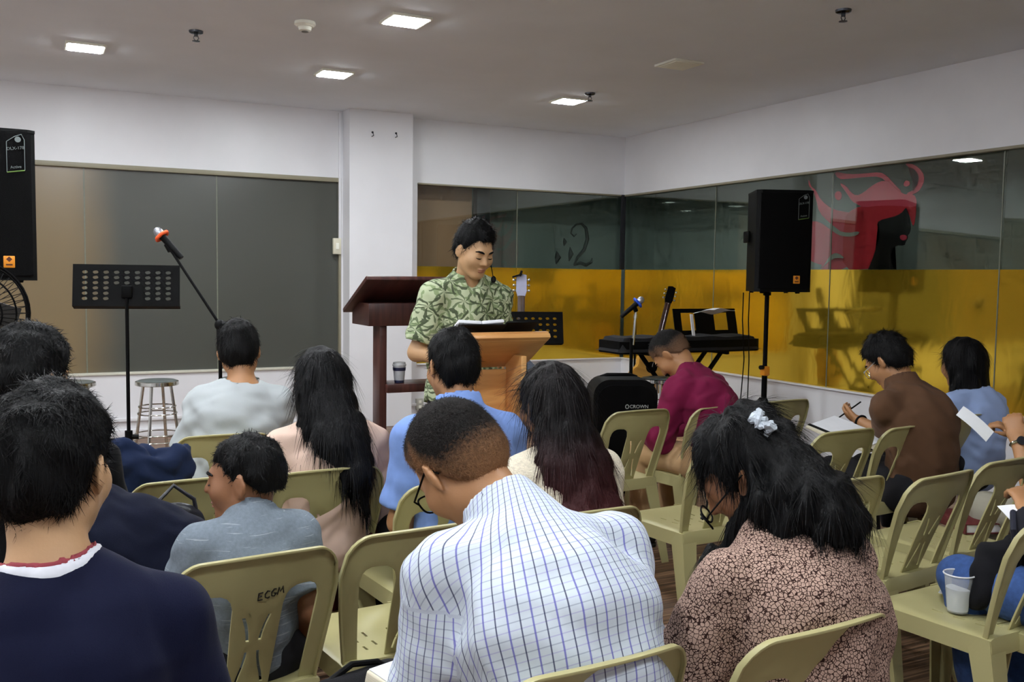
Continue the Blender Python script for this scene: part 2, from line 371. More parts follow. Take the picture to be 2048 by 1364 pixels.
led(0.34, 7.16, True, 'lit square LED panel above the frosted window, leftmost on the ceiling', 'square ceiling panels')
led(2.06, 7.13, True, 'lit square LED panel just in front of the white pillar', 'square ceiling panels')
led(4.14, 7.18, LED_LOW, 'lit square LED panel near the far corner of the ceiling', 'square ceiling panels')
led(4.11, 5.57, False, 'unlit square LED panel on the right side of the ceiling', 'square ceiling panels')
for x, y in ((0.3, 5.44), (0.3, 3.75), (0.3, 2.05), (2.0, 2.05), (0.3, 0.35), (2.0, 0.35), (-1.4, 5.44), (-1.4, 3.75), (-1.4, 2.05), (-1.4, 0.35)):
    led(x, y, LED_MID if x > 1 else LED_FULL, 'lit square LED panel on the ceiling outside the picture')
CHROME = mat('dark_chrome', (90, 92, 98), rough=0.25, metal=1.0, var=0.1)
def sprinkler(p, label):
    t = thing('fire_sprinkler', label, 'sprinkler', (p[0], p[1], ZC), 0, 'ceiling sprinklers')
    MB().lathe([(0.0, 0), (0.045, 0), (0.043, -0.012), (0.03, -0.018), (0, -0.018)], 20).build('escutcheon', CHROME, t)
    b = MB().cyl((0, 0, -0.015), (0, 0, -0.035), 0.012)
    for s in (-1, 1): b.tube([(s*0.010, 0, -0.03), (s*0.016, 0, -0.045), (s*0.004, 0, -0.062)], 0.003, 6)
    b.build('frame', CHROME, t)
    MB().lathe([(0, -0.060), (0.024, -0.062), (0.024, -0.065), (0, -0.067)], 14).build('deflector', CHROME, t)
sprinkler(at_z(392, 62, ZC), 'small sprinkler head on the ceiling between the two left panels')
sprinkler(at_z(1687, 20, ZC), 'dark sprinkler head at the top right of the ceiling')
sprinkler(at_z(1180, 186, ZC), 'sprinkler head beside the far lit ceiling panel')
p = at_z(610, 44, ZC)
t = thing('smoke_detector', 'round white smoke detector on the ceiling', 'smoke detector', (p[0], p[1], ZC))
MB().lathe([(0, 0), (0.062, 0), (0.064, -0.018), (0.055, -0.022), (0.05, -0.03), (0, -0.03)], 24).build('base', OFFW, t)
MB().lathe([(0, -0.028), (0.042, -0.028), (0.036, -0.05), (0.02, -0.056), (0, -0.057)], 24).build('sensor_cap', OFFW, t)
MB().lathe([(0.020, -0.054), (0.022, -0.060), (0.010, -0.062), (0, -0.062)], 16).build('sensor_lens', mat('detector_grey', (120, 118, 112), rough=0.5), t)
# conduit and switch box left of the pillar, hooks on the pillar, sockets
t = thing('wall_conduit', 'white vertical conduit with switch box on the wall left of the pillar', 'conduit', (2.585, YB, 1.5))
MB().box((0.0, -0.012, 0.86), (0.022, 0.022, 1.18), bev=0.003).build('conduit', WHITE, t)
MB().box((-0.03, -0.02, 0.21), (0.075, 0.04, 0.15), bev=0.005).build('switch_box', mat('cream_plastic', (222, 218, 196), rough=0.45, var=0.03), t)
MB().box((-0.03, -0.043, 0.21), (0.03, 0.008, 0.06), bev=0.002).build('rocker', OFFW, t)
for x, y, lb in ((745, 269, 'left metal hook screwed high on the white pillar'), (792, 271, 'right metal hook screwed high on the white pillar')):
    p = at_Y(x, y, YB-0.21)
    o = MB().tube([(p[0], p[1], p[2]+0.02), (p[0], p[1]-0.018, p[2]+0.01), (p[0]+0.004, p[1]-0.022, p[2]-0.012), (p[0]-0.012, p[1]-0.012, p[2]-0.02)], 0.004, 6).cyl((p[0], p[1]+0.002, p[2]+0.02), (p[0], p[1]-0.004, p[2]+0.02), 0.010).build('wall_hook', CHROME)
    tag(o, lb, 'hook', 'hooks on the pillar')
for x, y, lb in ((838, 808, 'grey wall socket at the foot of the pillar'), (556, 828, 'cream wall socket low on the wall beside the white shirted man')):
    p = at_Y(x, y, YB-0.001)
    t = thing('wall_socket', lb, 'socket', (p[0], YB, p[2]))
    MB().box((0, -0.015, 0), (0.075, 0.03, 0.115), bev=0.004).build('cover_plate', mat('socket_grey', (190, 190, 180), rough=0.5), t)
    for s in (-1, 1): MB().box((0, -0.031, s*0.025), (0.03, 0.006, 0.03), bev=0.002).build('outlet', OFFW, t)
# ================================================================== MONOBLOC CHAIRS
PLASTIC = mat('beige_plastic', (170, 163, 116), rough=0.38, var=0.04, scale=3.0, bump=0.015, bscale=120)
CH_H, CH_W = 0.80, 0.195
def bw_half(z):                                   # half width of the backrest at height z
    v = max(0.0, min(1.0, (z-0.43)/0.37)); return 0.172+0.036*math.sin(v*math.pi/2)
def back_pt(u, z, off=0.0):
    v = (z-0.43)/0.37
    y = -0.175-0.085*v-0.02*v*v - 0.035*(1-u*u)*min(1, max(0, v*1.5))
    return (u*bw_half(z), y-off, z)
def grid_mesh(cols, rows_pts, skip=lambda i, j: False):
    pass
def make_back():
    V = []; Fc = []; key = {}
    def vid(u, z, off=0.0):
        k = (round(u, 5), round(z, 5), round(off, 5))
        if k not in key: key[k] = len(V); V.append(back_pt(u, z, off))
        return key[k]
    Z0, Z1 = 0.425, 0.665
    rows = [Z0, 0.445, 0.47, 0.495, 0.52, 0.54, 0.555, 0.57, 0.59, 0.615, 0.64, Z1]
    def sc(z): return 0.075+0.115*min(1.0, abs((z-0.555)/0.10))**2
    hw = 0.020
    hin, hout = 0.30, 0.76
    post = [hout, 0.82, 0.88, 0.94, 1.0]
    def splat_cols(z):
        c = sc(z); return [-hin, -c-hw, -c+hw, -0.0, c-hw, c+hw, hin]
    for a, b in zip(rows[:-1], rows[1:]):
        for s in (-1, 1):
            for p, q in zip(post[:-1], post[1:]): Fc.append((vid(s*p, a), vid(s*q, a), vid(s*q, b), vid(s*p, b)))
            Fc.append((vid(s*1.0, a), vid(s*1.0, a, 0.014), vid(s*1.0, b, 0.014), vid(s*1.0, b)))
        ca, cb = splat_cols(a), splat_cols(b)
        for i in range(6):
            if i in (1, 4) and (0.445 <= a and b <= 0.54 or 0.57 <= a and b <= 0.64): continue
            Fc.append((vid(ca[i], a), vid(ca[i+1], a), vid(cb[i+1], b), vid(cb[i], b)))
    hc = [hin+(hout-hin)*t for t in (0, .06, .15, .3, .5, .7, .85, .94, 1)]
    us = [-x for x in reversed(post)][:-1] + [-x for x in reversed(hc)] + splat_cols(Z1)[1:-1] + hc + post[1:]
    def zt(u):
        a = abs(u)
        base = CH_H - 0.012*a*a
        if a > 0.66: base -= 0.105*(1-math.sqrt(max(0, 1-((a-0.66)/0.34)**2)))
        return base
    def zlow(u):
        a = abs(u)
        if hin < a < hout:
            t = (a-(hin+hout)/2)/((hout-hin)/2); return Z1+0.042*(1-abs(t)**3.2)**0.6
        return Z1
    NR = 5
    for u0, u1 in zip(us[:-1], us[1:]):
        def zz(u, j): return round(zlow(u)+(zt(u)-zlow(u))*j/NR, 6)
        for j in range(NR): Fc.append((vid(u0, zz(u0, j)), vid(u1, zz(u1, j)), vid(u1, zz(u1, j+1)), vid(u0, zz(u0, j+1))))
        Fc.append((vid(u0, zz(u0, NR)), vid(u1, zz(u1, NR)), vid(u1, zz(u1, NR), 0.014), vid(u0, zz(u0, NR), 0.014)))
    for s in (-1, 1):
        def zz(j): return round(Z1+(zt(1.0)-Z1)*j/NR, 6)
        for j in range(NR): Fc.append((vid(s*1.0, zz(j)), vid(s*1.0, zz(j), 0.014), vid(s*1.0, zz(j+1), 0.014), vid(s*1.0, zz(j+1))))
    return V, Fc
def make_seat():
    V = []; Fc = []; key = {}
    us = [-1, -0.985, -0.93, -0.8, -0.62, -0.44, -0.40, -0.22, -0.18, 0, 0.18, 0.22, 0.40, 0.44, 0.62, 0.8, 0.93, 0.985, 1]
    vs = [-1, -0.97, -0.8, -0.6, -0.45, -0.28, -0.1, 0.07, 0.25, 0.42, 0.6, 0.72, 0.85, 0.94, 0.985, 1]
    def pt(u, v):
        hw = 0.178+0.022*(v+1)/2
        r = max(0, abs(u)-0.8)/0.2; q = max(0, v-0.72)/0.28
        z = 0.432 - 0.014*(1-min(1, abs(u)/0.9)**2)*(1-min(1, abs(v+0.1)/1.0)**2)
        z -= 0.008*r*r + 0.014*q*q
        k = 1.0
        if r > 0 and q > 0: k = 1-0.035*r*q
        return (u*hw*k, v*0.205*k+0.005, z)
    def vid(u, v, dz=0.0):
        k = (u, v, dz)
        if k not in key:
            p = pt(u, v); key[k] = len(V)
            V.append((p[0]*(1+0.10*dz), p[1]+0.006*(1 if v > 0 else -1)*(dz > 0), p[2]-dz))
        return key[k]
    slots = {(5, 3), (5, 5), (5, 7), (12, 3), (12, 5), (12, 7), (7, 4), (7, 6), (10, 4), (10, 6)}
    for i in range(len(us)-1):
        for j in range(len(vs)-1):
            if (i, j) in slots or (i+0, j) in slots: continue
            Fc.append((vid(us[i], vs[j]), vid(us[i+1], vs[j]), vid(us[i+1], vs[j+1]), vid(us[i], vs[j+1])))
    for D0, D1 in ((0.0, 0.025), (0.025, 0.055)):
        for i in range(len(us)-1):
            for v in (-1, 1): Fc.append((vid(us[i], v, D0), vid(us[i+1], v, D0), vid(us[i+1], v, D1), vid(us[i], v, D1)))
        for j in range(len(vs)-1):
            for u in (-1, 1): Fc.append((vid(u, vs[j], D0), vid(u, vs[j+1], D0), vid(u, vs[j+1], D1), vid(u, vs[j], D1)))
    return V, Fc
def solid_mesh(name, V, Fc, th, off=0.0, bev=0.0):
    me = bpy.data.meshes.new(name); me.from_pydata(V, [], Fc); me.validate()
    bm = bmesh.new(); bm.from_mesh(me); bmesh.ops.remove_doubles(bm, verts=bm.verts, dist=1e-5); bmesh.ops.recalc_face_normals(bm, faces=bm.faces); bm.to_mesh(me); bm.free()
    o = bpy.data.objects.new('tmp', me); COL.objects.link(o)
    md = o.modifiers.new('s', 'SOLIDIFY'); md.thickness = th; md.offset = off
    if bev:
        mb = o.modifiers.new('b', 'BEVEL'); mb.width = bev; mb.segments = 2; mb.limit_method = 'ANGLE'; mb.angle_limit = math.radians(50)
    dg = bpy.context.evaluated_depsgraph_get(); dg.update()
    out = bpy.data.meshes.new_from_object(o.evaluated_get(dg)); out.name = name
    bpy.data.objects.remove(o); bpy.data.meshes.remove(me)
    out.polygons.foreach_set('use_smooth', [True]*len(out.polygons)); out.set_sharp_from_angle(angle=math.radians(40))
    return out
def leg_mesh(sx, front):
    # tapering angle-section leg, wide at the seat, flaring outwards
    if front: top, bot, sy = (0.196, 0.208), (0.222, 0.232), 1
    else: top, bot, sy = (0.180, -0.198), (0.208, -0.285), -1
    V = []; Fc = []; N = 6
    for k in range(N+1):
        t = k/N; z = 0.425*(1-t); w = 0.075*(1-t)+0.042*t; th = 0.007
        cx = (top[0]*(1-t)+bot[0]*t)*sx; cy = top[1]*(1-t)+bot[1]*t
        L = [(0, 0), (-w, 0), (-w, -th), (-th, -th), (-th, -w), (0, -w)]
        for a, b in L: V.append((cx+a*sx, cy+b*sy, z))
    for k in range(N):
        for i in range(6): Fc.append((k*6+i, k*6+(i+1) % 6, (k+1)*6+(i+1) % 6, (k+1)*6+i))
    Fc.append(tuple(range(6))); Fc.append(tuple(N*6+i for i in range(6)))
    return MB().add(V, Fc).mesh('chair_leg', 50)
BACK_ME = solid_mesh('chair_back', *make_back(), 0.006, 0.0, 0.0018)
SEAT_ME = solid_mesh('chair_seat', *make_seat(), 0.005, -1.0, 0.0)
LEG_ME = [leg_mesh(s, f) for s in (-1, 1) for f in (True, False)]
for me in [BACK_ME, SEAT_ME]+LEG_ME: me.materials.append(PLASTIC)
def chair(loc, rz, label):
    t = thing('plastic_chair', label, 'chair', (loc[0], loc[1], 0), math.radians(rz), 'beige plastic chairs of the audience')
    raw_obj('backrest', BACK_ME, None, t); raw_obj('seat', SEAT_ME, None, t)
    for me in LEG_ME: raw_obj('leg', me, None, t)
    return t
def chair_px(x, y, rz, label):
    """place a chair by where the middle of its top edge is seen"""
    p = at_z(x, y, CH_H); a = math.radians(rz); d = 0.315
    return chair((p[0]-math.sin(a)*d, p[1]+math.cos(a)*d), rz, label)
CHAIRS = {}
for key, x, y, rz, lb in (
    ('A', 528, 1110, 6, 'beige plastic chair with handwritten marker letters, under the boy in grey'),
    ('B', 850, 1056, 4, 'empty beige chair beside the boy, left of the checked shirt'),
    ('C', 664, 938, 2, 'beige chair under the woman in the pink jacket'),
    ('D', 392, 958, 2, 'beige chair in front of the boy with a black handbag hung on it'),
    ('F', 246, 925, 8, 'beige chair with the navy jacket over its back'),
    ('E', 452, 869, -3, 'beige chair under the man in the white shirt'),
    ('G', 925, 962, 3, 'beige chair under the man in the light blue shirt'),
    ('H', 1185, 1022, 2, 'beige chair under the woman in the cream knit'),
    ('L', 1226, 1322, 4, 'beige chair at the bottom edge under the man in the checked shirt'),
    ('M', 1668, 1252, 4, 'beige chair under the woman in the floral dress'),
    ('K', 1478, 886, 4, 'empty beige chair just beyond the bowed head of the woman in floral dress'),
    ('T', 1450, 812, 6, 'beige chair under the man in the maroon hoodie'),
    ('U', 1287, 820, 3, 'empty beige chair between the black trolley speaker and the maroon hoodie'),
    ('S', 1578, 800, 4, 'farthest empty beige chair, beside the foot of the speaker pole'),
    ('Q', 1703, 860, 4, 'empty beige chair left of the man in brown'),
    ('R', 1832, 851, 6, 'beige chair under the man in the brown shirt'),
    ('V', 1942, 830, 4, 'beige chair under the woman with bobbed hair'),
    ('P', 1706, 958, 2, 'beige chair half hidden behind the floral dress'),
    ('O', 1903, 947, 8, 'empty beige chair with slotted seat in the middle of the right side'),
    ('W', 2034, 917, 6, 'beige chair at the right edge with the maroon book on its seat'),
):
    CHAIRS[key] = chair_px(x, y, rz, lb)
pN = at_z(1965, 1268, 0.44)
CHAIRS['N'] = chair((pN[0]+0.17, pN[1]+0.19), 4, 'beige chair at the lower right carrying a plastic cup')
# marker letters on the boy's chair
INK = mat('black_marker', (20, 18, 16), rough=0.6)
def ink(strokes, u0, z0, su, sz):
    mb = MB()
    for st in strokes: mb.tube([back_pt(u0+x*su, z0+y*sz, 0.0042) for x, y in st], 0.0016, 5)
    mb.build('marker_lettering', INK, CHAIRS['A'])
E_ = [[(0.7, 1), (0.05, 0.95), (0.0, 0.0), (0.7, 0.05)], [(0.02, 0.5), (0.55, 0.55)]]
C_ = [[(0.75, 0.9), (0.4, 1.0), (0.05, 0.6), (0.1, 0.15), (0.45, 0.0), (0.8, 0.15)]]
G_ = [[(0.75, 0.95), (0.4, 1.0), (0.05, 0.6), (0.1, 0.1), (0.5, 0.0), (0.8, 0.4), (0.4, 0.42)]]
M_ = [[(0.0, 0.0), (0.15, 1.0), (0.45, 0.35), (0.75, 1.05), (1.0, 0.1)]]
allst = []
for k, g in enumerate((E_, C_, G_, M_)):
    for st in g: allst.append([(x+k*1.02, y+k*0.12) for x, y in st])
ink(allst, -0.02, 0.683, 0.075, 0.019)
# ================================================================== STAGE THINGS
BLK = mat('black_metal', (7, 7, 8), rough=0.6, var=0.15, spec=0.10)
BLKP = mat('black_plastic', (10, 11, 12), rough=0.55, var=0.2, scale=60, bump=0.05, bscale=300, spec=0.15)
GRILL = mat('speaker_grill', (8, 8, 9), rough=0.75, var=0.35, scale=260, bump=0.25, bscale=420, spec=0.10)
STEEL = mat('polished_steel', (205, 205, 200), rough=0.16, metal=1.0, var=0.05)
ORANGE = mat('orange_plastic', (238, 150, 30), rough=0.5, var=0.05)
PAPER = mat('white_paper', (232, 234, 238), rough=0.8, var=0.02)
LABELW = mat('label_print', (130, 140, 140), rough=0.6, var=0.05)
def text_mesh(body, size, name, material, parent, mtx, extr=0.0006):
    cu = bpy.data.curves.new(name, 'FONT'); cu.body = body; cu.size = size; cu.align_x = 'CENTER'; cu.align_y = 'CENTER'; cu.extrude = extr
    o = bpy.data.objects.new('tmp', cu); COL.objects.link(o); dg = bpy.context.evaluated_depsgraph_get(); dg.update()
    me = bpy.data.meshes.new_from_object(o.evaluated_get(dg)); bpy.data.objects.remove(o); me.name = name; me.transform(mtx)
    return raw_obj(name, me, material, parent)
UP = lambda loc: Matrix.Translation(Vector(loc)) @ Matrix.Rotation(math.radians(90), 4, 'X')     # text standing up, read from -Y

# ---------------- music stands (plate seen from behind)
def music_stand(px, py, depth, rz, tilt, label, rows, cols, skipmid, knob=True):
    p = at_d(px, py, depth); t = thing('music_stand', label, 'music stand', (p[0], p[1], 0), math.radians(rz), 'black music stands')
    W, Hh = 0.48, 0.205; zc = p[2]
    # perforated plate: lattice of bars around round-cornered holes
    V = []; Fc = []
    def quad(a, b, c, d): 
        o = len(V); V.extend([a, b, c, d]); Fc.append((o, o+1, o+2, o+3))
    xs = [-W/2]; cw = (W-0.06)/cols; rh = (Hh-0.05)/rows
    holes = []
    for i in range(cols):
        for j in range(rows):
            if skipmid and 3 <= i <= 5 and j < rows-3: continue
            holes.append((-W/2+0.03+cw*(i+0.5), -Hh/2+0.025+rh*(j+0.5)))
    bm = bmesh.new()
    ux = sorted({-W/2, W/2} | {round(h[0]+s*cw*0.5, 6) for h in holes for s in (-1, 1)})
    uz = sorted({-Hh/2, Hh/2} | {round(h[1]+s*rh*0.5, 6) for h in holes for s in (-1, 1)})
    hs = {(round(h[0]-cw*0.5, 4), round(h[1]-rh*0.5, 4)): h for h in holes}
    for i in range(len(ux)-1):
        for j in range(len(uz)-1):
            x0, x1, z0, z1 = ux[i], ux[i+1], uz[j], uz[j+1]
            h = hs.get((round(x0, 4), round(z0, 4)))
            if h is None: quad((x0, 0, z0), (x1, 0, z0), (x1, 0, z1), (x0, 0, z1))
            else:
                n = 12; ring = [(h[0]+0.0125*math.cos(2*math.pi*k/n+math.pi/4), 0, h[1]+0.0085*math.sin(2*math.pi*k/n+math.pi/4)) for k in range(n)]
                cor = [(x1, 0, z1), (x0, 0, z1), (x0, 0, z0), (x1, 0, z0)]
                for q in range(4):
                    for k in range(3):
                        a = ring[(q*3+k) % n]; b = ring[(q*3+k+1) % n]; o = len(V); V.extend([cor[q], a, b]); Fc.append((o, o+1, o+2))
                    o = len(V); V.extend([cor[q], ring[(q*3+3) % n], cor[(q+1) % 4]]); Fc.append((o, o+1, o+2))
    me = solid_mesh('plate', V, Fc, 0.003)
    R = RX(tilt).to_4x4(); me.transform(Matrix.Translation((0, 0, zc)) @ R)
    raw_obj('desk_plate', me, BLK, t)
    lip = MB().box((0, 0.03, -Hh/2+0.0015), (W, 0.06, 0.003)).box((0, 0.06, -Hh/2+0.008), (W, 0.003, 0.014)).box((0, 0.006, Hh/2-0.002), (W, 0.012, 0.003))
    m2 = lip.mesh('lip'); m2.transform(Matrix.Translation((0, 0, zc)) @ R); raw_obj('ledge', m2, BLK, t)
    MB().box((0, -0.015, zc-0.03), (0.05, 0.03, 0.06), bev=0.006).build('tilt_bracket', BLK, t)
    MB().cyl((0, -0.02, 0.62), (0, -0.02, zc-0.03), 0.0085, n=12).build('upper_pole', BLK, t)
    MB().cyl((0, -0.02, 0.10), (0, -0.02, 0.66), 0.0125, n=12).cyl((0, -0.02, 0.62), (0, -0.02, 0.68), 0.018, n=12).build('lower_pole', BLK, t)
    MB().cyl((0.01, -0.02, 0.65), (0.045, -0.02, 0.65), 0.012, n=12).build('knob', BLKP, t)
    for k in range(3):
        a = 2*math.pi*k/3+0.5
        MB().tube([(0, -0.02, 0.24), (0.24*math.cos(a), -0.02+0.24*math.sin(a), 0.015), (0.27*math.cos(a), -0.02+0.27*math.sin(a), 0.012)], 0.008, 8).build('leg', BLK, t)
music_stand(254, 571, 4.55, -10, -14, 'black perforated music stand in front of the frosted window', 6, 9, True)
music_stand(1052, 655, 6.0, -18, -14, 'black perforated music stand behind the preacher on his left', 4, 9, False)

# ---------------- microphones
def mic(parent, p, d, ring, m_ring):
    d = Vector(d).normalized(); p = Vector([float(q) for q in p])
    rot = d.to_track_quat('Z', 'Y').to_matrix()
    body = MB().lathe([(0.0, -0.17), (0.013, -0.17), (0.015, -0.16), (0.017, -0.09), (0.019, -0.03), (0.023, 0.0), (0.0, 0.0)], 16, p, rot)
    mo = body.build('microphone_body', BLKP, parent)
    MB().lathe([(0.0, -0.005), (0.022, -0.004), (0.0255, 0.012), (0.0255, 0.022), (0.021, 0.038), (0.01, 0.047), (0, 0.049)], 18, p, rot).build('microphone_grille', mat('mic_mesh', (178, 182, 190), rough=0.35, metal=0.8, var=0.3, scale=300), parent)
    rg = MB()
    for k in range(6):
        a0, a1 = 2*math.pi*k/6, 2*math.pi*(k+1)/6
        rr = 0.030
        rg.tube([p + rot @ Vector((math.cos(a0+(a1-a0)*s)*(rr+0.006*math.sin(math.pi*s)), math.sin(a0+(a1-a0)*s)*(rr+0.006*math.sin(math.pi*s)), -0.008)) for s in (0, .25, .5, .75, 1)], 0.010, 8)
    rg.build('anti_roll_ring', m_ring, parent)
def tripod(parent, base, h, r=0.25):
    for k in range(3):
        a = 2*math.pi*k/3+0.9
        MB().tube([(base[0], base[1], h), (base[0]+r*math.cos(a), base[1]+r*math.sin(a), 0.02), (base[0]+(r+0.05)*math.cos(a), base[1]+(r+0.05)*math.sin(a), 0.012)], 0.009, 8).build('leg', BLK, parent)
c1 = at_d(440, 650, 5.15); m1 = at_d(331, 484, 5.2)
t = thing('microphone_stand', 'boom microphone stand with orange-ringed microphone tip before the frosted window', 'microphone stand', (c1[0], c1[1], 0), 0, 'microphone stands')
def loc(p): return Vector((p[0]-c1[0], p[1]-c1[1], p[2]))
cl, ml = loc(c1), loc(m1); bd = (ml-cl).normalized()
MB().cyl((0, 0, 0.1), (0, 0, c1[2]), 0.010, n=12).build('pole', BLK, t); tripod(t, (0, 0), 0.16)
MB().tube([cl-bd*0.10, cl, ml-bd*0.04], 0.0075, 10).build('boom_arm', BLK, t)
MB().ball(cl, 0.03, 12, 8).cyl(cl+Vector((0.01, -0.02, 0)), cl+Vector((0.055, -0.03, 0.01)), 0.017).box(cl-Vector((0, 0, 0.045)), (0.035, 0.035, 0.05), bev=0.006).build('boom_clamp', BLKP, t)
md = (loc(at_d(316, 462, 5.2))-loc(at_d(362, 513, 5.2))).normalized()
MB().cyl(loc(at_d(342, 502, 5.21)), loc(at_d(334, 488, 5.21)), 0.018).build('microphone_clip', BLKP, t)
mic(t, loc(at_d(322, 470, 5.2)), md, None, mat('orange_rubber', (255, 96, 40), rough=0.6, var=0.04))
c2 = at_d(1263, 690, 6.95)
t = thing('microphone_stand', 'straight microphone stand with blue-ringed microphone in front of the keyboard', 'microphone stand', (c2[0], c2[1], 0), 0, 'microphone stands')
def loc(p): return Vector((p[0]-c2[0], p[1]-c2[1], p[2]))
MB().cyl((0, 0, 0.1), (0, 0, c2[2]+0.05), 0.013, n=12).build('pole', BLK, t); tripod(t, (0, 0), 0.16)
q0, q1 = loc(at_d(1266, 690, 6.95)), loc(at_d(1272, 622, 6.95))
MB().cyl(q0, q1, 0.011, n=12).cyl(q0.lerp(q1, 0.78), q0.lerp(q1, 0.9), 0.016).build('upper_pole', STEEL, t)
MB().cyl(q1, loc(at_d(1268, 612, 6.93)), 0.017).build('microphone_clip', BLKP, t)
mic(t, loc(at_d(1277, 604, 6.93)), loc(at_d(1280, 600, 6.93))-loc(at_d(1240, 634, 6.93)), None, mat('blue_rubber', (30, 84, 215), rough=0.6, var=0.04))

# ---------------- steel stools
SEATST = mat('stool_top', (120, 128, 126), rough=0.3, metal=0.5, var=0.1)
def stool_meshes():
    H = 0.66; out = []
    out.append(('seat', MB().lathe([(0, H), (0.135, H), (0.15, H-0.006), (0.152, H-0.03), (0.145, H-0.034), (0, H-0.034)], 32).mesh('stool_seat'), STEEL))
    out.append(('seat_pad', MB().lathe([(0, H+0.006), (0.125, H+0.004), (0.138, H-0.001), (0.138, H-0.004), (0, H-0.004)], 32).mesh('stool_pad'), SEATST))
    for k in range(4):
        a = math.pi/4+k*math.pi/2
        out.append(('leg', MB().tube([(0.10*math.cos(a), 0.10*math.sin(a), H-0.03), (0.19*math.cos(a), 0.19*math.sin(a), 0.0)], 0.0115, 10).mesh('stool_leg'), STEEL))
    for z in (0.47, 0.42, 0.27, 0.22):
        r = 0.10+0.09*(1-z/(H-0.03))
        out.append(('foot_ring', MB().tube([(1.04*r*math.cos(2*math.pi*k/28), 1.04*r*math.sin(2*math.pi*k/28), z) for k in range(28)], 0.005, 6, closed=True).mesh('stool_ring'), STEEL))
    for _, me, m in out: me.materials.append(m)
    return out
STOOL = stool_meshes()
def stool(p, label):
    t = thing('steel_stool', label, 'stool', (p[0], p[1], 0), 0.3, 'round steel stools')
    for nm, me, m in STOOL: raw_obj(nm, me, None, t)
    return t
ST = [stool(at_z(314, 762, 0.655), 'round steel stool right of the music stand pole'), stool(at_z(146, 765, 0.655), 'round steel stool at the left, behind the man in black'),
      stool(at_z(478, 757, 0.655), 'round steel stool hidden behind the head of the white shirted man'),
      stool(at_z(1318, 757, 0.655), 'round steel stool under the keyboard beside the trolley speaker')]

# ---------------- wooden lecterns
def wood(name, rgb, rgb2, sc=(2, 2, 26)):
    m, nt, n, l = nodes_of(name); b = n['Principled BSDF']; b.inputs['Roughness'].default_value = 0.35
    tc = n.new('ShaderNodeTexCoord'); mp = n.new('ShaderNodeMapping'); mp.inputs['Scale'].default_value = sc; l.new(tc.outputs['Object'], mp.inputs[0])
    nz = n.new('ShaderNodeTexNoise'); nz.inputs['Scale'].default_value = 1.0; nz.inputs['Detail'].default_value = 5; nz.inputs['Distortion'].default_value = 0.6; l.new(mp.outputs[0], nz.inputs['Vector'])
    r = n.new('ShaderNodeMapRange'); r.inputs[1].default_value = 0.35; r.inputs[2].default_value = 0.65; l.new(nz.outputs[0], r.inputs[0])
    l.new(mixrgb(n, l, lin(rgb), lin(rgb2), r.outputs[0]), b.inputs['Base Color']); return m
MAHO = wood('mahogany', (84, 48, 42), (58, 32, 29), (26, 2, 2)); PINE = wood('pine', (226, 174, 108), (206, 148, 86), (3, 3, 22))
p = at_d(812, 553, 6.1)
t = thing('mahogany_lectern', 'tall dark mahogany lectern behind the preacher with slanted top', 'lectern', (p[0], p[1], 0))
zt = p[2]
# top slopes down away from the audience (towards +Y)
ang = -24.0
top = MB().box((0, 0.27, -0.015), (0.66, 0.56, 0.028), bev=0.005); me = top.mesh('top'); me.transform(Matrix.Translation((0.06, 0, zt)) @ RX(ang).to_4x4()); raw_obj('top', me, MAHO, t)
MB().box((0.06, 0.30, zt-0.25), (0.54, 0.36, 0.15), bev=0.004).build('box', MAHO, t)
for x in (-0.10, 0.31): MB().box((x, 0.22, (zt-0.2)/2), (0.05, 0.14, zt-0.2), bev=0.004).build('side_post', MAHO, t)
MB().box((0.135, 0.24, 0.70), (0.44, 0.26, 0.055), bev=0.004).build('shelf', MAHO, t)
MB().box((0.06, 0.22, 0.03), (0.60, 0.40, 0.06), bev=0.006).build('base', MAHO, t)
q = at_d(799, 747, 6.22)
cup = thing('coffee_cup', 'grey and navy travel coffee cup on the lectern shelf', 'cup', (p[0]+0.03, p[1]+0.20, 0.7285))
MB().lathe([(0, 0), (0.031, 0), (0.033, 0.012), (0.034, 0.02), (0, 0.02)], 24).build('navy_foot', mat('navy_plastic', (36, 40, 72), rough=0.4), cup)
MB().lathe([(0, 0.018), (0.034, 0.018), (0.043, 0.115), (0, 0.115)], 24).build('cup_body', mat('cup_grey', (186, 188, 192), rough=0.5, var=0.08, scale=40), cup)
MB().lathe([(0.0395, 0.082), (0.0425, 0.083), (0.0442, 0.103), (0.0415, 0.104)], 24).build('sleeve', mat('navy_plastic', (36, 40, 72)), cup)
MB().lathe([(0, 0.113), (0.046, 0.113), (0.047, 0.122), (0.043, 0.126), (0.041, 0.138), (0, 0.138)], 24).build('lid', mat('cup_lid', (200, 202, 204), rough=0.4), cup)
p = at_d(1010, 669, 4.05)
t = thing('pine_lectern', 'light pine lectern the preacher reads from', 'lectern', (p[0], p[1], 0)); zt = p[2]; pl_loc = p
top = MB().box((0, 0.135, -0.012), (0.46, 0.29, 0.022), bev=0.004); me = top.mesh('top'); me.transform(Matrix.Translation((-0.015, 0, zt)) @ RX(-31).to_4x4()); raw_obj('desk_board', me, PINE, t)
top = MB().box((0, 0.012, 0.0), (0.46, 0.026, 0.040), bev=0.004); me = top.mesh('topr'); me.transform(Matrix.Translation((-0.015, 0, zt-0.01)) ); raw_obj('front_rail', me, PINE, t)
for x in (-0.16, 0.12): MB().box((x, 0.13, (zt-0.1)/2), (0.026, 0.16, zt-0.1), bev=0.003).build('side_post', PINE, t)
for z in (0.74, 0.20): MB().box((-0.02, 0.13, z), (0.26, 0.16, 0.024), bev=0.003).build('shelf', PINE, t)
MB().box((-0.02, 0.13, 0.02), (0.40, 0.30, 0.04), bev=0.004).build('base', PINE, t)
MB().box((-0.02, 0.205, 0.90), (0.256, 0.016, 0.26), bev=0.003).build('back_panel', PINE, t)
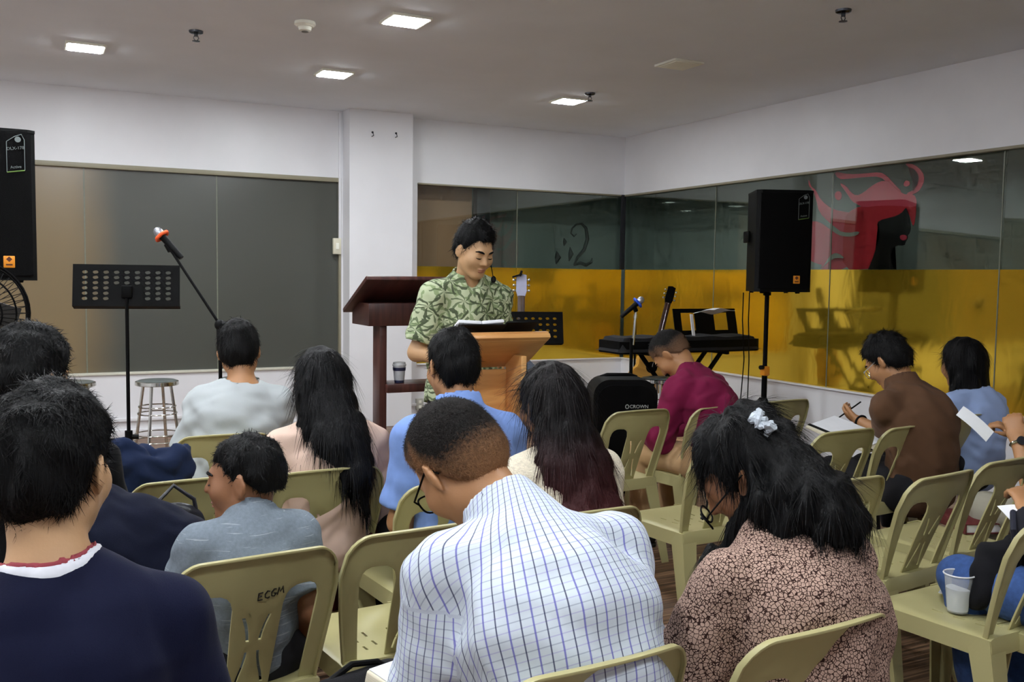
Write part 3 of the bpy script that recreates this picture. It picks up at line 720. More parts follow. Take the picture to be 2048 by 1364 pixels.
bk = thing('open_bible', 'open book lying at the top of the pine lectern', 'book', (p[0]-0.10, p[1]+0.075, zt+0.002))
for s in (-1, 1):
    me = MB().box((s*0.055, 0, 0.01), (0.108, 0.15, 0.018), bev=0.006).mesh('pages'); me.transform(RX(-31).to_4x4() @ RY(-s*4).to_4x4() @ Matrix.Translation((0, 0, 0.004))); raw_obj('page_block', me, PAPER, bk)
me = MB().box((0, 0, 0.0), (0.225, 0.158, 0.004)).mesh('cover'); me.transform(RX(-31).to_4x4()); raw_obj('cover', me, BLKP, bk)
tb = thing('tablet', 'dark tablet lying beside the open book on the pine lectern', 'tablet', (p[0]+0.09, p[1]+0.075, zt-0.012))
me = MB().box((0, 0, 0.012), (0.155, 0.19, 0.010), bev=0.004).mesh('tablet_body'); me.transform(RX(-31).to_4x4() @ Matrix.Translation((0, 0, 0.008))); raw_obj('case', me, BLKP, tb)
me = MB().box((0, 0, 0.0182), (0.14, 0.17, 0.0015)).mesh('tablet_screen'); me.transform(RX(-31).to_4x4() @ Matrix.Translation((0, 0, 0.008))); raw_obj('screen', me, mat('dark_screen', (18, 20, 24), rough=0.12), tb)

# ---------------- PA loudspeakers on tripods
def sticker(parent, cx, cz, y, s=1.0, lines=True):
    m = LABELW
    pts = [(-0.045, -0.10), (0.045, -0.085), (0.045, 0.085), (0.03, 0.115), (-0.005, 0.10), (-0.045, 0.07)]
    MB().tube([(cx+a*s, y, cz+b*s) for a, b in pts], 0.0016, 5, closed=True).build('sticker_outline', m, parent)
    MB().tube([(cx-0.045*s, y, cz-0.102*s), (cx+0.045*s, y, cz-0.087*s)], 0.003, 5).build('sticker_stripe', mat('green_print', (96, 130, 52), rough=0.6), parent)
    text_mesh('DLX-178', 0.024*s, 'sticker_text', m, parent, Matrix.Translation((cx, y, cz+0.035*s)) @ Matrix.Rotation(math.radians(90), 4, 'X') @ Matrix.Rotation(0.14, 4, 'Z'))
    text_mesh('Active', 0.022*s, 'sticker_script', m, parent, Matrix.Translation((cx, y, cz-0.07*s)) @ Matrix.Rotation(math.radians(90), 4, 'X') @ Matrix.Rotation(0.14, 4, 'Z'))
    MB().lathe([(0, 0), (0.016*s, 0), (0.016*s, 0.002), (0, 0.002)], 16, (cx+0.012*s, y, cz+0.085*s), RX(90)).build('sticker_badge', m, parent)
def pa_speaker(base, zb, rz, label, W=0.44, H=0.77, D=0.40, stx=0.12, badge=True):
    t = thing('pa_loudspeaker', label, 'loudspeaker', (base[0], base[1], zb), math.radians(rz), 'black PA loudspeakers')
    poly = [(-W/2, -D/2+0.03), (-W/2+0.035, -D/2), (W/2-0.035, -D/2), (W/2, -D/2+0.03), (W/2-0.06, D/2), (-W/2+0.06, D/2)]
    MB().prism(poly, H, Matrix.Translation((0, 0, H/2))).build('cabinet', BLKP, t)
    MB().prism([(-W/2+0.02, -D/2-0.012), (-W/2+0.05, -D/2-0.02), (W/2-0.05, -D/2-0.02), (W/2-0.02, -D/2-0.012), (W/2-0.02, -D/2+0.01), (-W/2+0.02, -D/2+0.01)], H-0.05, Matrix.Translation((0, 0, H/2))).build('grille', GRILL, t)
    MB().prism([(a*1.01, b*1.01) for a, b in poly], 0.016, Matrix.Translation((0, 0, H-0.006))).build('top_rim', BLKP, t)
    MB().box((-W/2+0.005, 0.05, H*0.55), (0.02, 0.12, 0.09), bev=0.008).build('side_handle', BLK, t)
    for x in (-0.14, 0.14):
        for y in (-0.12, 0.12): MB().cyl((x, y, -0.012), (x, y, 0.002), 0.016, 0.02, 12).build('rubber_foot', BLK, t)
    sticker(t, stx, H-0.13, -D/2-0.0215, 0.9)
    b = MB().box((0.09, -D/2-0.022, 0.095), (0.052, 0.006, 0.06), bev=0.003).build('orange_badge', ORANGE, t)
    MB().box((0, 0, 0), (0.024, 0.002, 0.024), rot=RY(45)).mesh
    MB().box((0.09, -D/2-0.0257, 0.108), (0.020, 0.002, 0.020), rot=RY(45)).box((0.09, -D/2-0.0257, 0.080), (0.03, 0.002, 0.008)).build('badge_mark', mat('badge_dark', (90, 40, 10), rough=0.5), b)
    return t
def pole_stand(base, zb, label, clampz, orange=True):
    t = thing('speaker_stand', label, 'speaker stand', (base[0], base[1], 0), 0, 'tripod speaker stands')
    MB().cyl((0, 0, clampz-0.12), (0, 0, zb+0.02), 0.0175, n=14).build('upper_pole', BLK, t)
    MB().cyl((0, 0, 0.12), (0, 0, clampz), 0.0215, n=14).build('lower_pole', BLK, t)
    MB().cyl((0, 0, zb-0.03), (0, 0, zb-0.004), 0.03, n=14).build('top_plate', BLK, t)
    cm = ORANGE if orange else BLKP
    MB().box((0, -0.002, clampz-0.015), (0.056, 0.056, 0.075), bev=0.010).build('clamp', cm, t)
    MB().cyl((-0.03, -0.01, clampz+0.015), (-0.062, -0.02, clampz+0.015), 0.017, n=12).build('clamp_knob', BLKP, t)
    for k in range(3):
        a = 2*math.pi*k/3+0.4
        MB().tube([(0.02*math.cos(a), 0.02*math.sin(a), 0.52), (0.45*math.cos(a), 0.45*math.sin(a), 0.02)], 0.013, 8).cyl((0.45*math.cos(a), 0.45*math.sin(a), 0.02), (0.47*math.cos(a), 0.47*math.sin(a), 0.0), 0.017).build('leg', BLK, t)
        MB().tube([(0.02*math.cos(a), 0.02*math.sin(a), 0.2), (0.26*math.cos(a), 0.26*math.sin(a), 0.235)], 0.008, 6).build('brace', BLK, t)
pR = np.array([5.17, 5.70]); dR = (pR @ CF[:2])
zR = CAM_POS[2]-(583-559)*dR/FOC
pa_speaker(pR, zR, -22, 'large black loudspeaker on the pole at the right before the glass', stx=0.13)
pole_stand(pR+np.array([-0.07, 0.0]), zR, 'black speaker pole with orange clamp at the right', CAM_POS[2]-(738-559)*dR/FOC)
pL = at_d(-24, 560, 4.9); pa_speaker(pL[:2]+np.array([0.0, 0.1]), pL[2], 3, 'black loudspeaker cut off by the left edge', stx=0.13)
pole_stand(pL[:2]+np.array([0.0, 0.1]), pL[2], 'black speaker pole at the left edge under the loudspeaker', 0.9)
for k, (x, dx) in enumerate(((1487, 0.0), (1499, 0.01))):
    pts = [at_d(x, 585, 7.45), at_d(x-2, 640, 7.47), at_d(x+1-k*2, 720, 7.5), at_d(x-6+k*2, 800, 7.52), at_d(x-8+k*4, 880, 7.5)]
    e = pts[-1]; pts += [np.array([e[0], e[1], 0.10]), np.array([e[0]-0.05, e[1]+0.06, 0.008])]
    o = MB().tube(pts, 0.0045, 6).build('speaker_cable', BLK); tag(o, ('left' if k == 0 else 'right')+' of two black cables hanging from the right loudspeaker', 'cable', 'speaker cables')

# ---------------- keyboard on X stand with covered keys and music rest
kx0, kx1, ky, kz = 4.07, 5.47, 6.35, 0.90
t = thing('stage_keyboard', 'long black covered keyboard in front of the gold glass', 'keyboard', ((kx0+kx1)/2, ky, 0))
L = kx1-kx0
MB().prism([(-L/2, -0.15), (-L/2+0.05, -0.18), (L/2-0.05, -0.18), (L/2, -0.15), (L/2, 0.15), (L/2-0.04, 0.17), (-L/2+0.04, 0.17), (-L/2, 0.15)], 0.10, Matrix.Translation((0, 0, kz))).build('keyboard_body', BLK, t)
cv = MB(); V = []; Fc = []
nx, ny = 24, 8
for i in range(nx+1):
    for j in range(ny+1):
        u = i/nx; v = j/ny; e = min(1, min(u, 1-u)*14)*min(1, min(v, 1-v)*5)
        z = kz+0.052+0.028*e**0.5+0.006*math.sin(u*31)*e+0.004*math.sin(v*9+u*12)
        if min(u, 1-u) < 1e-6 or min(v, 1-v) < 1e-6: z = kz-0.035
        V.append((-L/2-0.012+u*(L+0.024), -0.19+0.38*v, z))
for i in range(nx):
    for j in range(ny): Fc.append((i*(ny+1)+j, (i+1)*(ny+1)+j, (i+1)*(ny+1)+j+1, i*(ny+1)+j+1))
cv.add(V, Fc).build('dust_cover', mat('black_cloth', (18, 19, 24), rough=0.85, var=0.25, scale=30, bump=0.1), t)
# music rest with two windows
mr = MB(); mz = kz+0.075
for x0, x1, z0, z1 in ((-0.33, 0.33, 0, 0.04), (-0.33, 0.33, 0.20, 0.235), (-0.33, -0.255, 0.04, 0.20), (-0.11, 0.09, 0.04, 0.20), (0.235, 0.33, 0.04, 0.20)):
    sk = 0.0
    mr.box(((x0+x1)/2, 0, (z0+z1)/2), (x1-x0, 0.008, z1-z0))
me = mr.mesh('rest'); me.transform(Matrix.Translation((0.32, 0.06, mz)) @ RX(-22).to_4x4() @ Matrix(((1, 0, 0.12, 0), (0, 1, 0, 0), (0, 0, 1, 0), (0, 0, 0, 1)))); raw_obj('music_rest', me, BLK, t)
xs = thing('keyboard_stand', 'black crossed keyboard stand under the covered keyboard', 'keyboard stand', ((kx0+kx1)/2, ky, 0))
for s in (-1, 1):
    for yy in (-0.1, 0.1):
        MB().box((0, yy, 0.43), (0.035, 0.022, 1.12), rot=RY(s*40), bev=0.004).build('cross_bar', BLK, xs)
    MB().box((s*0.36, 0, 0.84), (0.03, 0.34, 0.03), bev=0.006).build('top_rail', BLK, xs)
    MB().box((s*0.36, 0, 0.018), (0.03, 0.46, 0.035), bev=0.006).build('foot_rail', BLK, xs)
MB().cyl((0, -0.14, 0.43), (0, 0.14, 0.43), 0.03, n=14).build('pivot', BLK, xs)
V = []; Fc = []
for i in range(9):
    for j in range(5): V.append(((i/8-0.5)*0.30, (j/4-0.5)*0.21, 0.012*math.sin(i/8*5)+0.008*math.sin(j*1.2)))
for i in range(8):
    for j in range(4): Fc.append((i*5+j, (i+1)*5+j, (i+1)*5+j+1, i*5+j+1))
ps = raw_obj('sheet_music', solid_mesh('sheet_music', V, Fc, 0.0012), PAPER); pp = at_d(1428, 622, 7.75)
ps.location = pp; ps.rotation_euler = (math.radians(-8), 0, 0.3); tag(ps, 'curled white paper sheets lying on top of the keyboard music rest', 'paper')
sl = MB().box((0, 0, 0), (0.028, 0.006, 0.19)).build('paper_strip', PAPER); sp = at_d(1385, 650, 7.86); sl.location = (sp[0], sp[1], sp[2]); sl.rotation_euler = (math.radians(-22), math.radians(8), 0); tag(sl, 'white strip of paper standing behind the opening of the music rest', 'paper')

# ---------------- rounded trolley speaker
p = at_d(1240, 900, 6.45)
t = thing('trolley_speaker', 'black rounded trolley speaker standing behind the cream knit woman', 'loudspeaker', (p[0], p[1], 0), math.radians(-22))
prof = []
def rrect(w, h, r, n=6):
    out = []
    for cx, cy, a0 in ((w/2-r, h/2-r, 0), (-w/2+r, h/2-r, 90), (-w/2+r, -h/2+r, 180), (w/2-r, -h/2+r, 270)):
        for k in range(n+1): a = math.radians(a0+90*k/n); out.append((cx+r*math.cos(a), cy+r*math.sin(a)))
    return out
SH = 0.79
MB().prism(rrect(0.43, SH-0.03, 0.11), 0.30, Matrix.Translation((0, 0, SH/2)) @ Matrix.Rotation(math.radians(90), 4, 'X')).build('cabinet', BLKP, t)
MB().prism(rrect(0.38, SH-0.10, 0.10), 0.05, Matrix.Translation((0, -0.155, SH/2)) @ Matrix.Rotation(math.radians(90), 4, 'X')).build('front_grille', GRILL, t)
MB().tube([(-0.12, 0.10, SH-0.06), (-0.12, 0.10, SH-0.02), (-0.08, 0.10, SH-0.008), (0.08, 0.10, SH-0.008), (0.12, 0.10, SH-0.02), (0.12, 0.10, SH-0.06)], 0.014, 8).build('carry_handle', BLK, t)
text_mesh('CROWN', 0.032, 'front_lettering', mat('silver_print', (190, 192, 190), rough=0.4), t, UP((0.085, -0.182, 0.60)))
MB().tube([(0.005+0.011*math.cos(a), -0.182, 0.60+0.013*math.sin(a)) for a in [k*math.pi/6 for k in range(12)]], 0.0025, 5, closed=True).build('front_emblem', mat('silver_print', (190, 192, 190)), t)
for s in (-1, 1): MB().cyl((s*0.15, 0.13, 0.04), (s*0.20, 0.13, 0.04), 0.04).build('wheel', BLK, t)
MB().box((0, -0.08, 0.012), (0.3, 0.05, 0.024), bev=0.005).build('foot', BLK, t)

# ---------------- guitars
def guitar(head_px, depth, label, body_m, head_m, tiltx, rz, acoustic, zhead, capo=False):
    p = at_d(head_px[0], head_px[1], depth); Lg = 1.0
    t = thing('guitar', label, 'guitar', (p[0], p[1], p[2]-Lg+0.06), math.radians(rz), 'guitars on stands')
    t.rotation_euler = (math.radians(tiltx[0]), math.radians(tiltx[1]), math.radians(rz))
    n = 48; poly = []
    for k in range(n):
        a = 2*math.pi*k/n
        z = 0.22-0.22*math.cos(a); 
        v = z/0.44
        wv = (0.19*math.sin(math.pi*min(1, v/0.62))**0.6 if v < 0.36 else 0.0)
        w = 0.185*(math.sin(math.pi*min(max(v, 0.0), 1.0)))**0.55*(1-0.28*math.exp(-((v-0.6)/0.13)**2))*(1-0.18*v)
        poly.append((w*(1 if a < math.pi else -1), z))
    th = 0.10 if acoustic else 0.05
    MB().prism(poly, th, Matrix.Rotation(math.radians(90), 4, 'X')).build('body', body_m, t)
    MB().prism([(a*0.93, 0.22+(b-0.22)*0.94) for a, b in poly], 0.006, Matrix.Translation((0, -th/2-0.002, 0)) @ Matrix.Rotation(math.radians(90), 4, 'X')).build('top_plate', body_m, t)
    if acoustic: MB().lathe([(0, 0), (0.05, 0), (0.05, 0.002), (0, 0.002)], 24, (0, -th/2-0.0052, 0.27), RX(90)).build('sound_hole', BLK, t)
    MB().box((0, -th/2-0.01, 0.13), (0.12, 0.012, 0.03), bev=0.003).build('bridge', BLK, t)
    MB().box((0, -th/2-0.008, 0.60), (0.050, 0.022, 0.50), bev=0.006).build('neck', wood('rosewood', (70, 46, 34), (50, 32, 24)), t)
    MB().prism([(-0.024, 0.84), (0.024, 0.84), (0.036, 0.88), (0.034, 0.99), (0.0, 1.0), (-0.034, 0.99), (-0.036, 0.88)], 0.016, Matrix.Translation((0, -th/2-0.004, 0)) @ Matrix.Rotation(math.radians(90), 4, 'X')).build('headstock', head_m, t)
    for s in (-1, 1):
        for k in range(3):
            z = 0.885+0.036*k
            MB().cyl((s*0.03, -th/2-0.004, z), (s*0.044, -th/2-0.004, z), 0.004, n=8).ball((s*0.051, -th/2-0.004, z), (0.009, 0.007, 0.010), 10, 6).build('tuning_peg', STEEL, t)
    MB().tube([(0.008*k, -th/2-0.021, 0.14) for k in ()] or [(0, -th/2-0.021, 0.14), (0, -th/2-0.021, 0.85)], 0.0008, 4).build('string', STEEL, t)
    if capo: MB().box((-0.03, -th/2-0.02, 0.985), (0.07, 0.02, 0.012), rot=RY(-18), bev=0.003).box((-0.005, -th/2-0.024, 1.0), (0.016, 0.02, 0.04), rot=RY(20), bev=0.003).build('capo', BLK, t)
    zb = t.location.z
    st = thing('guitar_stand', 'black guitar stand holding '+('the pale guitar behind the preacher' if capo else 'the natural wood guitar by the gold glass'), 'guitar stand', (p[0], p[1]+0.10, 0), math.radians(rz), 'guitar stands')
    MB().tube([(0, 0.06, 0.04), (0, 0.06, zb+0.66)], 0.010, 8).build('post', BLK, st)
    MB().tube([(-0.14, -0.12, zb+0.0), (-0.14, 0.03, zb-0.03), (0.0, 0.06, zb-0.03), (0.14, 0.03, zb-0.03), (0.14, -0.12, zb+0.0)], 0.009, 8).build('cradle', BLK, st)
    for a in (0.3, 2.4, 4.5): MB().tube([(0, 0.06, 0.20), (0.26*math.cos(a), 0.06+0.26*math.sin(a), 0.01)], 0.010, 8).build('leg', BLK, st)
guitar((1043, 565), 6.4, 'pale blue guitar with a capo on its headstock behind the preacher', mat('blue_grey_lacquer', (104, 114, 134), rough=0.25, var=0.05), mat('head_white', (170, 172, 196), rough=0.25, var=0.06), (-4, 0), -27, False, 1.37, True)
guitar((1289, 578), 8.15, 'natural wood guitar with black headstock behind the blue-ringed microphone', wood('spruce', (222, 170, 80), (200, 146, 60)), BLK, (-6, 15), -20, True, 1.3)

# ---------------- small things behind the pine lectern
p = at_d(992, 775, 5.6)
t = thing('wireless_receiver', 'small black box with a glowing red light behind the preacher', 'receiver', (p[0], p[1], 0), 0.4)
MB().box((0, 0, 0.36), (0.16, 0.14, 0.72), bev=0.01).build('case', BLKP, t)
MB().box((0, -0.072, p[2]-0.02), (0.12, 0.006, 0.12), bev=0.003).build('front_panel', BLK, t)
_em, _nt, _n, _l = nodes_of('red_led'); _n.remove(_n['Principled BSDF']); _e = _n.new('ShaderNodeEmission'); _e.inputs[0].default_value = (1, 0.06, 0.02, 1); _e.inputs[1].default_value = 6; _l.new(_e.outputs[0], _n['Material Output'].inputs[0])
MB().ball((-0.02, -0.078, p[2]+0.03), 0.009, 10, 6).build('power_light', _em, t)
p = at_d(1088, 735, 6.2)
t = thing('cable_bag', 'small black bag on a steel stool behind the pine lectern', 'bag', (p[0], p[1], 0.665), 0.2)
MB().ball((0, 0, 0.075), (0.10, 0.08, 0.078), 18, 10).build('bag_body', mat('bag_cloth', (22, 24, 28), rough=0.85, bump=0.2), t)
MB().tube([(-0.05, 0, 0.13), (-0.03, 0, 0.18), (0.03, 0, 0.18), (0.05, 0, 0.13)], 0.008, 8).build('bag_handle', BLK, t)
stool(at_z(1090, 775, 0.655)[:2] if False else (p[0], p[1]), 'round steel stool under the small black bag behind the pine lectern')

# ---------------- fan at the left edge
p = at_d(-62, 628, 4.0)
t = thing('stand_fan', 'black stand fan with wire guard at the left edge', 'fan', (p[0], p[1], 0), math.radians(15))
gz = p[2]; gd = MB()
for r, y in ((0.235, 0.0), (0.235, 0.03), (0.22, -0.03), (0.17, -0.055), (0.11, -0.07)):
    gd.tube([(r*math.cos(2*math.pi*k/40), y, gz+r*math.sin(2*math.pi*k/40)) for k in range(40)], 0.004 if r < 0.23 else 0.007, 6, closed=True)
for k in range(48):
    a = 2*math.pi*k/48
    gd.tube([(0.05*math.cos(a), -0.078, gz+0.05*math.sin(a)), (0.17*math.cos(a), -0.057, gz+0.17*math.sin(a)), (0.235*math.cos(a), 0, gz+0.235*math.sin(a)), (0.17*math.cos(a), 0.07, gz+0.17*math.sin(a)), (0.05*math.cos(a), 0.09, gz+0.05*math.sin(a))], 0.0016, 4)
gd.build('wire_guard', BLK, t)
for k in range(3):
    me = MB().prism([(0.03, -0.02), (0.10, -0.07), (0.19, -0.05), (0.205, 0.02), (0.12, 0.05), (0.03, 0.02)], 0.004, Matrix()).mesh('blade')
    me.transform(Matrix.Translation((0, 0.01, gz)) @ Matrix.Rotation(2*math.pi*k/3, 4, 'Y') @ Matrix.Rotation(math.radians(90), 4, 'X') @ Matrix.Rotation(math.radians(20), 4, 'X')); raw_obj('blade', me, mat('fan_blade', (60, 60, 62), rough=0.4), t)
MB().cyl((0, -0.03, gz), (0, 0.17, gz), 0.05, 0.06, 20).build('motor', BLK, t)
MB().cyl((0, 0.12, 0.03), (0, 0.12, gz), 0.016).build('pole', BLK, t)
MB().lathe([(0, 0), (0.20, 0), (0.19, 0.02), (0.03, 0.04), (0, 0.04)], 28, (0, 0.12, 0)).build('base', BLK, t)
# ================================================================== PEOPLE (smooth blended volumes -> one surface)
A3 = lambda p: np.array(p, dtype=np.float32)
def smin(a, b, k):
    h = np.clip(0.5+0.5*(b-a)/k, 0, 1); return b+(a-b)*h-k*h*(1-h)
class Fld:
    def __init__(s, lo, hi, h):
        s.lo = A3(lo); s.h = h; n = np.ceil((A3(hi)-s.lo)/h).astype(int)+1; s.n = n
        s.D = np.full(tuple(n), 0.08, np.float32)
        s.ax = [s.lo[i]+h*np.arange(n[i], dtype=np.float32) for i in range(3)]
    def sub(s, lo, hi):
        i0 = np.clip(np.floor((A3(lo)-s.lo)/s.h).astype(int), 0, s.n-1); i1 = np.clip(np.ceil((A3(hi)-s.lo)/s.h).astype(int)+1, 1, s.n)
        if np.any(i1 <= i0): return None
        sl = tuple(slice(a, b) for a, b in zip(i0, i1))
        return sl, s.ax[0][sl[0]][:, None, None], s.ax[1][sl[1]][None, :, None], s.ax[2][sl[2]][None, None, :]
    def _put(s, sl, d, k, op):
        if op == 'u': s.D[sl] = smin(s.D[sl], d, k)
        elif op == 's': s.D[sl] = -smin(-s.D[sl], d, k)
    def cone(s, p1, p2, r1, r2=None, side=(1, 0, 0), k=0.02, op='u', flat=(0, 0)):
        p1, p2 = A3(p1), A3(p2); r2 = r1 if r2 is None else r2
        r1 = (r1, r1) if np.isscalar(r1) else r1; r2 = (r2, r2) if np.isscalar(r2) else r2
        m = max(max(r1), max(r2))+k+3*s.h
        b = s.sub(np.minimum(p1, p2)-m, np.maximum(p1, p2)+m)
        if b is None: return
        sl, X, Y, Z = b
        ax = p2-p1; L = max(float(np.linalg.norm(ax)), 1e-5); ax = ax/L
        sd = A3(side); sd = sd-ax*float(sd@ax)
        if np.linalg.norm(sd) < 1e-3: sd = A3((0, 1, 0))-ax*float(ax[1])
        sd /= np.linalg.norm(sd); f = np.cross(ax, sd)
        x, y, z = X-p1[0], Y-p1[1], Z-p1[2]
        w = x*ax[0]+y*ax[1]+z*ax[2]; t = np.clip(w/L, 0, 1)
        u = x*sd[0]+y*sd[1]+z*sd[2]; v = x*f[0]+y*f[1]+z*f[2]
        a = r1[0]+(r2[0]-r1[0])*t; bb = r1[1]+(r2[1]-r1[1])*t; wr = w-t*L
        d = (np.sqrt((u/a)**2+(v/bb)**2+(wr/((a+bb)*0.5))**2)-1)*np.minimum(a, bb)
        if flat[0]: d = np.maximum(d, -w)
        if flat[1]: d = np.maximum(d, w-L)
        s._put(sl, d, k, op)
    def ell(s, c, r, R=None, k=0.02, op='u'):
        c = A3(c); r = (r, r, r) if np.isscalar(r) else r; m = max(r)+k+3*s.h; b = s.sub(c-m, c+m)
        if b is None: return
        sl, X, Y, Z = b; x, y, z = X-c[0], Y-c[1], Z-c[2]
        if R is None: u, v, q = x, y, z
        else:
            R = np.asarray(R, np.float32)
            u = x*R[0, 0]+y*R[1, 0]+z*R[2, 0]; v = x*R[0, 1]+y*R[1, 1]+z*R[2, 1]; q = x*R[0, 2]+y*R[1, 2]+z*R[2, 2]
        s._put(sl, (np.sqrt((u/r[0])**2+(v/r[1])**2+(q/r[2])**2)-1)*min(r), k, op)
    def grid(s): return s.ax[0][:, None, None], s.ax[1][None, :, None], s.ax[2][None, None, :]
    def wrinkle(s, amp, freq, seed, stretch=(1, 1, 1)):
        X, Y, Z = s.grid(); r = np.random.default_rng(seed)
        for k in range(4):
            d = r.normal(size=3)*np.array(stretch); d = d/np.linalg.norm(d)*freq*(0.6+0.9*r.random()); ph = r.random()*6.28
            w = np.sin(X*d[0]+Y*d[1]+Z*d[2]+ph+1.5*np.sin((X*d[1]-Z*d[0]+Y*d[2])*0.6+ph))
            s.D += amp*0.5*w.astype(np.float32)
    def mesh(s):
        D = s.D; ins = D < 0; nx, ny, nz = D.shape
        c = np.zeros((nx-1, ny-1, nz-1), np.uint8)
        for i in (0, 1):
            for j in (0, 1):
                for k in (0, 1): c += ins[i:nx-1+i, j:ny-1+j, k:nz-1+k]
        act = (c > 0) & (c < 8); idx = np.full(act.shape, -1, np.int32); I = np.argwhere(act); idx[act] = np.arange(len(I))
        acc = np.zeros((len(I), 3), np.float32); cnt = np.zeros(len(I), np.float32)
        cor = [(i, j, k) for i in (0, 1) for j in (0, 1) for k in (0, 1)]
        vals = {q: D[I[:, 0]+q[0], I[:, 1]+q[1], I[:, 2]+q[2]] for q in cor}
        for a in cor:
            for ax in range(3):
                if a[ax]: continue
                b = list(a); b[ax] = 1; b = tuple(b); va, vb = vals[a], vals[b]; m = (va < 0) != (vb < 0)
                if not m.any(): continue
                t = va[m]/(va[m]-vb[m]); P = np.tile(A3(a), (m.sum(), 1)); P[:, ax] += t
                acc[m] += P; cnt[m] += 1
        V = s.lo+(I+acc/cnt[:, None])*s.h
        quads = []
        for ax in range(3):
            o1, o2 = [(1, 2), (2, 0), (0, 1)][ax]
            A = np.moveaxis(ins, ax, 0); sl = [slice(None)]*3
            d0 = [slice(None)]*3; d1 = [slice(None)]*3; d0[ax] = slice(0, -1); d1[ax] = slice(1, None)
            df = ins[tuple(d0)] != ins[tuple(d1)]
            E = np.argwhere(df); n1, n2 = D.shape[o1], D.shape[o2]
            E = E[(E[:, o1] > 0) & (E[:, o1] < n1-1) & (E[:, o2] > 0) & (E[:, o2] < n2-1)]
            if not len(E): continue
            fl = ins[tuple(E.T)]
            q = []
            for da, db in ((-1, -1), (0, -1), (0, 0), (-1, 0)):
                C = E.copy(); C[:, o1] += da; C[:, o2] += db; q.append(idx[tuple(C.T)])
            q = np.stack(q, 1); q[~fl] = q[~fl][:, ::-1]; quads.append(q)
        Q = np.concatenate(quads); Q = Q[(Q >= 0).all(1)]
        return V, Q
def np_mesh(name, V, Q, smooth=True):
    me = bpy.data.meshes.new(name); k = Q.shape[1]
    me.vertices.add(len(V)); me.vertices.foreach_set('co', np.ascontiguousarray(V, np.float32).ravel())
    me.loops.add(Q.size); me.loops.foreach_set('vertex_index', np.ascontiguousarray(Q, np.int32).ravel())
    me.polygons.add(len(Q)); me.polygons.foreach_set('loop_start', np.arange(0, Q.size, k, dtype=np.int32)); me.polygons.foreach_set('loop_total', np.full(len(Q), k, np.int32))
    me.polygons.foreach_set('use_smooth', np.ones(len(Q), bool)); me.update(calc_edges=True); me.validate()
    return me
def vnormals(V, Q):
    n = np.cross(V[Q[:, 2]]-V[Q[:, 0]], V[Q[:, 3]]-V[Q[:, 1]]); N = np.zeros_like(V)
    for i in range(4): np.add.at(N, Q[:, i], n)
    return N/np.maximum(np.linalg.norm(N, axis=1, keepdims=True), 1e-9)
def rotm(pitch, yaw, roll):
    return np.array(RZ(yaw) @ RX(-pitch) @ RY(roll))
def skin_mat(name, rgb):
    if name in MATS: return MATS[name]
    m = mat(name, rgb, rough=0.5, var=0.06, scale=14, bump=0.04, bscale=180)
    return m
SKIN = {'a': skin_mat('skin_fair', (190, 150, 110)), 'b': skin_mat('skin_tan', (174, 126, 86)), 'c': skin_mat('skin_brown', (136, 92, 62))}
def hair_mat(name, rgb, tip=None, z0=0, z1=0):
    if name in MATS: return MATS[name]
    m = mat(name, rgb, rough=0.55, var=0.5, scale=60, bump=0.5, bscale=140, stretch=(1, 1, 0.12), spec=0.16)
    if tip:
        n, l = m.node_tree.nodes, m.node_tree.links; b = n['Principled BSDF']; src = b.inputs['Base Color'].links[0].from_socket
        tc = n.new('ShaderNodeTexCoord'); sx = n.new('ShaderNodeSeparateXYZ'); l.new(tc.outputs['Object'], sx.inputs[0])
        mr = n.new('ShaderNodeMapRange'); mr.inputs[1].default_value = z0; mr.inputs[2].default_value = z1; l.new(sx.outputs[2], mr.inputs[0])
        l.new(mixrgb(n, l, lin(tip), src, mr.outputs[0]), b.inputs['Base Color'])
    return m
HAIR = hair_mat('black_hair', (12, 12, 13))
def fade_hair(name, low, high, a=0.15, b=0.75):
    m = mat(name, high, rough=0.7, var=0.4, scale=90, bump=0.5, bscale=300, spec=0.2); n, l = m.node_tree.nodes, m.node_tree.links; bb = n['Principled BSDF']; src = bb.inputs['Base Color'].links[0].from_socket
    at = n.new('ShaderNodeAttribute'); at.attribute_name = 'fade'; nz = n.new('ShaderNodeTexNoise'); nz.inputs['Scale'].default_value = 160; tc = n.new('ShaderNodeTexCoord'); l.new(tc.outputs['Object'], nz.inputs['Vector'])
    f = math_n(n, l, 'ADD', at.outputs['Fac'], math_n(n, l, 'MULTIPLY', math_n(n, l, 'SUBTRACT', nz.outputs[0], 0.5), 0.5)); mr = n.new('ShaderNodeMapRange'); mr.inputs[1].default_value = a; mr.inputs[2].default_value = b; l.new(f, mr.inputs[0])
    l.new(mixrgb(n, l, lin(low), src, mr.outputs[0]), bb.inputs['Base Color']); return m

